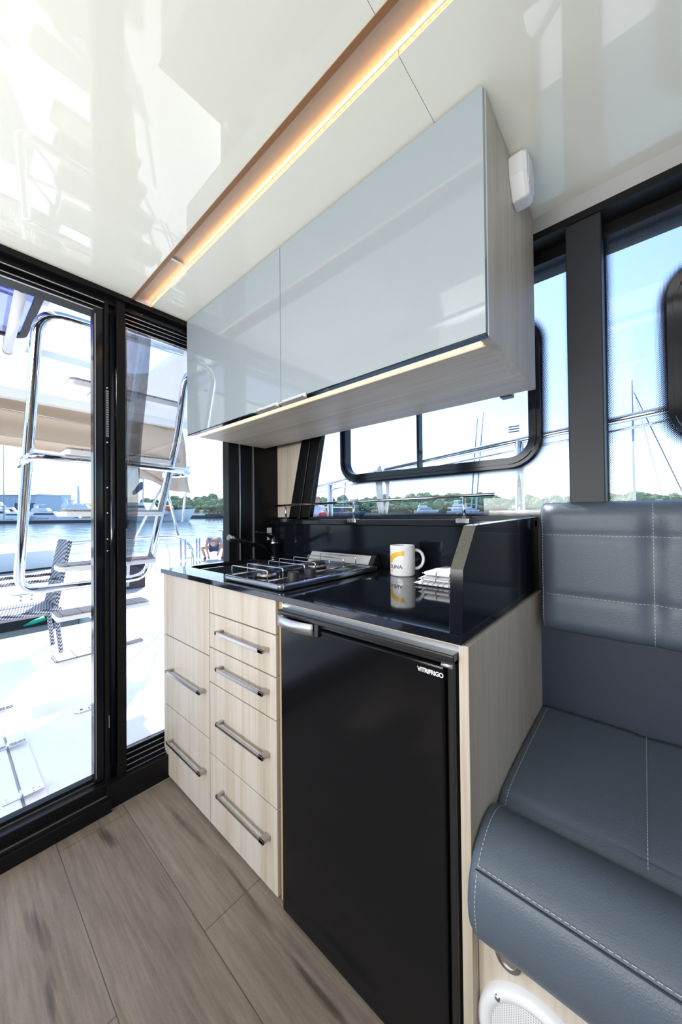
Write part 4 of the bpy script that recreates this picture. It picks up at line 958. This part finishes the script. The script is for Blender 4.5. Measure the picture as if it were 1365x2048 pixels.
# standing
J2 = dict(pelvis=(0, 0, .95), spine=(0, 0, 1.15), chest=(0, .01, 1.36), neck=(0, 0, 1.52), hipL=(-.10, 0, .93), kneeL=(-.12, .02, .50), ankleL=(-.12, -.02, .09), toeL=(-.13, .14, .04), hipR=(.10, 0, .93), kneeR=(.12, .02, .50), ankleR=(.12, -.02, .09), toeR=(.13, .14, .04),
          shL=(-.19, 0, 1.42), elL=(-.30, .10, 1.20), haL=(-.12, .30, 1.16), shR=(.19, 0, 1.42), elR=(.32, .10, 1.20), haR=(.18, .32, 1.20))
R2 = dict(Rr); R2.update(pelvis=.14, spine=.13, chest=.15, neck=.06)
J2['slL'] = (-.245, .05, 1.31); J2['slR'] = (.255, .05, 1.31); J2['thL'] = (-.115, .01, .70); J2['thR'] = (.115, .01, .70)
cl2 = [('shirt', cl[0][1], dict(pelvis=.155, spine=.165, chest=.175, shL=.085, shR=.085, slL=.06, slR=.06), M['shirt_blue']), ('shorts', cl[1][1], dict(pelvis=.16, hipL=.12, hipR=.12, thL=.10, thR=.10), M['shorts']),
       ('shoe', [('ankleL', 'toeL')], dict(ankleL=.050, toeL=.045), M['white']), ('shoe', [('ankleR', 'toeR')], dict(ankleR=.050, toeR=.045), M['white'])]
person('person', 'person in pale blue shirt standing outside the aft end of the starboard window', J2, R2, Ed, (-7.80, 7.82, .95), math.atan2(-7.86, 7.73) - PI / 2, cl2, [((-.12, .30, 1.16), (.6, .4, 0)), ((.18, .32, 1.20), (-.6, .4, 0))], M['hair'], (0, .03, 1.66), (0, 1, 0))
t = thing('pontoon_boat', W((-7.9, 8.2, 0)), 'low white boat deck carrying the standing person', 'boat')
MB(W).box(-9.4, -6.4, 7.0, 9.3, .5, .95).build('deck', M['hull'], t, bevel=.05)
tag(MB(W).ball((-7.30, 7.55, 2.16), .12, .12, .10).build('red_fender', M['red']), 'red round fender held in front of the standing person', 'fender')

# ---- distant boats
motor_yacht(-95.5, 3.2, 9, 1.10, 'white motor yacht at the left edge of the marina pier')
motor_yacht(-91.7, 7.9, 7, .45, 'small white cruiser second from the left edge at the marina pier', False)
motor_yacht(-88.5, 10.6, 7.5, .95, 'white flybridge yacht moored before the blue grey hangar')
motor_yacht(-86.3, 13.8, 4.5, 1.5, 'small dark windowed tender between the two yachts', False)
motor_yacht(-84.0, 14.8, 9.5, 1.05, 'long white yacht right of the hangar with bow to the right')
motor_yacht(-100, 3.0, 11, 1.3, 'white yacht in the back row before the hangar')
motor_yacht(-100, 16.5, 11, 1.2, 'white yacht in the back row right of the hangar')
motor_yacht(-55.0, 126, 13, -.3, 'white motor yacht low under the double masts')
motor_yacht(-30.0, 131, 11, 2.6, 'white cruiser seen beside the outer stanchion')
motor_yacht(-98.0, 176, 14, .6, 'white motor yacht off the wooded shore')
def jetty(name, pts, wd, z, h, m_, label):
    mb = MB(W)
    for (a, c) in zip(pts[:-1], pts[1:]):
        d_ = (Vector(c) - Vector(a)).normalized(); nn = Vector((-d_.y, d_.x)) * wd / 2; a = Vector(a); c = Vector(c)
        q = [a - nn, c - nn, c + nn, a + nn]; mb.add([(p.x, p.y, z) for p in q] + [(p.x, p.y, z - h) for p in q], [(0, 1, 2, 3), (7, 6, 5, 4), (0, 4, 5, 1), (1, 5, 6, 2), (2, 6, 7, 3), (3, 7, 4, 0)])
    return tag(mb.build(name, m_), label, 'pier', kind='structure')
jd = mat('dark pier timber', (.05, .06, .09), .8)
jetty('marina_pier', [(-92, -25), (-80.5, 6.0), (-76.0, 17.5), (-70, 21.5)], 2.2, .55, .6, jd, 'long dark marina pier with moored yachts')
jetty('breakwater', [(-97, 41), (-84, 53), (-60, 75)], 2.5, .9, 1.0, mat('wet stone', (.07, .08, .11), .9), 'low dark breakwater across the water')
def catamaran():
    t = thing('catamaran', W((-70, 26, 0)), 'white sailing catamaran moored on the far pier', 'boat')
    hull(MB(W), -77.5, 20.2, 12, 1.8, 2.1, .72).build('hull', M['hull'], t); hull(MB(W), -74.5, 24.5, 12, 1.8, 2.1, .72).build('hull', M['hull'], t)
    lbox(MB(W), -76.0, 22.4, .72, 1.0, 10, -2.8, 2.8, 1.5, 2.25).build('bridge_deck', M['hull'], t); lbox(MB(W), -76.0, 22.4, .72, 1.2, 6.5, -2.2, 2.2, 2.25, 3.7, .5).build('saloon', M['hull'], t)
    lbox(MB(W), -76.0, 22.4, .72, 1.8, 6.2, -2.23, 2.23, 2.7, 3.3, .3).build('saloon_window', M['darkwin'], t)
    MB(W).cyl((-71.72, 25.15, 2.2), (-71.60, 25.2, 14.5), .13, .08, 10).build('mast', M['mast'], t)
    MB(W).prism([(-75.8, 5.3), (-71.8, 6.2), (-71.7, 7.6), (-72.5, 7.3), (-75.8, 5.9)], 'y', 24.7, 25.1).build('sail_cover', M['navycloth'], t)
    for a, c in (((-71.6, 25.2, 14.5), (-66.5, 29.2, 2.4)), ((-71.6, 25.2, 14.5), (-76.5, 21.5, 2.3))): MB(W).cyl(a, c, .02, seg=6).build('stay', M['mast'], t)
    return t
catamaran()
tag(MB(W).ball((-68.0, 28.3, 2.65), .95, .95, .6).build('life_raft', M['orange']), 'orange life raft cover on the catamaran foredeck', 'life raft')
t = thing('sailboat', W((-25.5, 31, 0)), 'dark blue sailboat close beyond the guard rail with white name letters', 'boat')
hull(MB(W), -30.0, 27.0, 7.8, 2.4, 1.75, .715, n=16).build('hull', M['boatblue'], t)
lbox(MB(W), -29.3, 27.6, .715, .8, 4.6, -.8, .8, 1.7, 2.35, .2).build('cabin', M['boatblue'], t)
lbox(MB(W), -29.3, 27.6, .715, .4, 5.6, -1.05, 1.05, 2.55, 2.65).build('canopy', M['hull'], t); lbox(MB(W), -29.3, 27.6, .715, -.4, 4.6, -1.05, 1.05, 1.95, 2.02).build('rail', M['hull'], t)
MB(W).cyl((-25.95, 30.45, 1.6), (-25.80, 30.55, 9.2), .07, .05, 10).build('mast', M['navycloth'], t)
MB(W).cyl((-25.8, 30.55, 9.0), (-24.5, 31.7, 2.0), .025, .03, 8).build('forestay', M['navycloth'], t); MB(W).cyl((-24.85, 31.4, 3.6), (-24.5, 31.68, 2.2), .09, .05, 8).build('furled_sail', M['navycloth'], t)
me = text_mesh('ZE', .42, .01, .01, 1.0); dv = Vector((math.cos(.72), math.sin(.72)))
mb = MB(W); mb.add([(-25.75 + dv.x * v.co.x + .0, 30.25 + dv.y * v.co.x - .01, 1.78 + v.co.y) for v in me.vertices], [tuple(p.vertices) for p in me.polygons]); mb.build('lettering', M['logo_white'], t)
def sailboat(x, y, L, ang, mast_h, label, lean=(0, 0), boom=True, stays=True, hc='hull', spread=(), mr=.16):
    x -= math.cos(ang) * L * .55; y -= math.sin(ang) * L * .55
    t = thing('sailboat', W((x, y, 0)), label, 'boat'); ca, sa = math.cos(ang), math.sin(ang); mx, my = x + ca * L * .55, y + sa * L * .55
    hull(MB(W), x, y, L, L * .28, L * .10, ang).build('hull', M[hc], t)
    lbox(MB(W), x, y, ang, L * .3, L * .68, -L * .07, L * .07, L * .1, L * .15, L * .02).build('cabin', M['hull'], t)
    tp = (mx + lean[0], my + lean[1], mast_h); MB(W).cyl((mx, my, L * .1), tp, mr, mr * .7, 10).build('mast', M['mast'], t)
    if boom: MB(W).cyl((mx, my, L * .1 + 1.3), (mx - ca * L * .4, my - sa * L * .4, L * .1 + 1.5), .16, .12, 8).build('boom', M['mast'], t)
    if stays:
        MB(W).cyl(tp, (x + ca * L, y + sa * L, L * .13), .03, seg=6).build('forestay', M['boatblue'], t); MB(W).cyl(tp, (x, y, L * .12), .025, seg=6).build('backstay', M['mast'], t)
    for h in spread: MB(W).cyl((mx + lean[0] * h - 1.1, my, mast_h * h - .25), (mx + lean[0] * h + 0, my, mast_h * h), .04, seg=6).build('spreader', M['mast'], t)
    MB(W).cyl((tp[0] - .3, tp[1], tp[2] + .05), (tp[0] + .3, tp[1], tp[2] + .05), .05, seg=6).build('masthead', M['mast'], t)
    return t
sailboat(-26.24, 69.95, 11.5, .68, 20.6, 'sailboat with the left one of two tall masts leaning right', (.92, .94))
sailboat(-27.3, 75.65, 12, .55, 23.3, 'sailboat with the right and taller one of two close masts', (1.14, 1.16), stays=False)
t = sailboat(-1.09, 78.58, 11, .55, 24.5, 'sailboat whose single tall mast stands in the right window', (-.54, -.3), spread=(.50, .26), mr=.22)
MB(W).cyl((-1.3, 78.6, 22.6), (6.5, 85.0, 1.5), .07, seg=8).build('heavy_forestay', M['navycloth'], t)
sailboat(-74, 205, 11, .2, 13.0, 'small distant sailboat with a thin mast off the wooded shore', (0, 0))
sailboat(-60, 150, 12, .1, 3.4, 'low white sailboat hull beneath the boom', (0, 0), False, False)
t = thing('dinghy', W((-83.6, 46.6, 0)), 'small dark dinghy with people beyond the breakwater', 'boat')
hull(MB(W), -85.4, 45.0, 4.6, 1.6, .6, .75, .75).build('hull', M['pillar'], t)
for k in range(4): MB(W).lathe([(0, 1.0), (.16, .9), (.22, .5), (.25, 0)], (-84.9 + .8 * k, 45.6 + .75 * k, 1.15), seg=10).build('seated_figure', M['pillar'], t)
# ---- marina buildings
t = thing('hangar', W((-227, 27, 0)), 'blue grey boat hangar with tall doors behind the marina', 'building')
ha = math.atan2(14.3, 16.4)
lbox(MB(W), -235.4, 20.6, ha, 0, 21.8, -8, 8, -.5, 9.3).build('walls', M['hangar'], t)
lbox(MB(W), -235.4, 20.6, ha, -.4, 22.2, -8.4, 8.4, 9.3, 9.9).build('roof', M['hangar2'], t)
for a in (11.5, 16.8): lbox(MB(W), -235.4, 20.6, ha, a, a + 4.2, -8.12, -8.0, 0, 7.6).build('door', M['boatblue'], t)
for a in (11.1, 15.9, 21.2): lbox(MB(W), -235.4, 20.6, ha, a, a + .5, -8.3, -8.05, 0, 8.6).build('door_post', M['hangar2'], t)
t = thing('office_block', W((-250, 47, 0)), 'pale block building between the hangar and the trees', 'building')
MB(W).box(-255, -248, 43.5, 49, -.5, 11.0).build('walls', M['hangar2'], t); MB(W).box(-258, -252, 38, 43, -.5, 8.5).build('annex', M['hangar2'], t)
tag(MB(W).cyl((-269.8, 57, -.5), (-269.8, 57, 17.5), .9, .6, 12).build('chimney', M['hangar2']), 'thin tall chimney behind the marina', 'chimney')
t = thing('lamp_mast', W((-84.5, 7.2, 0)), 'thin pale mast at the left edge of the marina', 'pole'); MB(W).cyl((-84.5, 7.2, 0), (-84.5, 7.2, 16), .09, .05, 8).build('pole', M['mast'], t)

# ---- wooded shore
shore = [(-330, -30), (-320, 30), (-330, 90), (-322, 140), (-300, 165), (-262, 196), (-225, 225), (-190, 256), (-140, 272), (-100, 288), (-50, 305), (0, 320), (45, 330), (110, 320)]
lm = mat('scrubby shore bank', (.10, .12, .07), .9)
mb = MB(W); vs = []
for (x, y) in shore:
    L = math.hypot(x, y); ux, uy = x / L, y / L
    vs += [(x - ux * 3, y - uy * 3, -.3), (x, y, 1.6), (x + ux * 25, y + uy * 25, 5.5), (x + ux * 90, y + uy * 90, 9.0), (x + ux * 140, y + uy * 140, 0)]
mb.add(vs, [(i * 5 + j, i * 5 + j + 1, (i + 1) * 5 + j + 1, (i + 1) * 5 + j) for i in range(len(shore) - 1) for j in range(4)], True)
tag(mb.build('shore_bank', lm), 'low wooded shore bank across the harbour', 'shore', kind='structure')
def foliage_mat(name, c1, c2):
    m = mat(name, c1, .9); b = NB(m); b.l(b.mix(b.ramp(b.noise(b.pos(), .9, 4, .7), [(.4, (0, 0, 0)), (.62, (1, 1, 1))]), c1, c2), b.p.inputs['Base Color']); return m
FM = [foliage_mat('pine foliage', (.13, .21, .13), (.20, .29, .16)), foliage_mat('oak foliage', (.17, .26, .13), (.26, .36, .18))]
bark = mat('bark', (.10, .08, .06), .9)
protos = []
for k in range(4):
    rnd = random.Random(k); mb = MB(W if False else None)
    bmm = bmesh.new(); bmesh.ops.create_icosphere(bmm, subdivisions=4, radius=1)
    for v in bmm.verts:
        d_ = v.co.normalized(); h = noise.noise(d_ * 1.9 + Vector((k * 5, 0, 0))) * .30 + noise.noise(d_ * 5 + Vector((0, k * 7, 0))) * .20 + noise.noise(d_ * 13 + Vector((0, 0, k))) * .10
        v.co = d_ * (1 + h); v.co.x *= 1.0 + .1 * k; v.co.z *= (.78, .95, .7, 1.15)[k]
    me = bpy.data.meshes.new('foliage'); bmm.to_mesh(me); bmm.free(); me.materials.append(FM[k % 2])
    for p in me.polygons: p.use_smooth = False
    tm = MB().cyl((0, 0, -1.9), (0, 0, -.2), .10, .05, 8)
    protos.append((me, tm))
rnd = random.Random(11)
LB = [('dense dark tree on the far wooded shore', 0), ('pale green rounded tree on the far wooded shore', 1)]
cnt = 0; base_roots = []
def tree_at(x, y, z, s_, k):
    me, tm = protos[k]; p = W((x, y, z))
    r = bpy.data.objects.new('tree', None); COL.objects.link(r); r.location = p
    tag(r, 'one tree in the green wooded belt along the far shore', 'tree', 'trees of the far wooded shore')
    f = bpy.data.objects.new('foliage', me); COL.objects.link(f); f.parent = r; f.location = (0, 0, s_ * 1.35); f.scale = (s_, s_, s_); f.rotation_euler = (0, 0, rnd.random() * 6.28)
    tr = bpy.data.objects.new('trunk', trunk_me); COL.objects.link(tr); tr.parent = r; tr.scale = (s_, s_, s_); tr.location = (0, 0, 0)
tmb = MB().cyl((0, 0, -.15), (0, 0, 1.0), .10, .06, 8); tob = tmb.build('trunk_proto', bark, origin=(0, 0, 0)); trunk_me = tob.data; bpy.data.objects.remove(tob)
seglen = [math.dist(a, c) for a, c in zip(shore[:-1], shore[1:])]
for row, (back, zb, sp, s0) in enumerate(((2, 1.4, 5.2, 3.0), (14, 3.2, 6.8, 4.2), (32, 5.2, 8.0, 4.6))):
    d_ = 0.0
    for (a, c), L in zip(zip(shore[:-1], shore[1:]), seglen):
        u = 0.0
        while u < L:
            px, py = a[0] + (c[0] - a[0]) * u / L, a[1] + (c[1] - a[1]) * u / L; D = math.hypot(px, py); ux, uy = px / D, py / D
            u += sp * (.7 + .6 * rnd.random())
            if cnt >= 298 or px < -326: continue
            if py < 140 and row == 0: continue
            jit = rnd.uniform(-3, 3); s_ = s0 * rnd.uniform(.75, 1.25) * (1 + .12 * math.sin(px * .05 + 2)) * (.62 if py < 100 else 1)
            tree_at(px + ux * (back + jit), py + uy * (back + jit), zb, s_, rnd.randrange(4)); cnt += 1
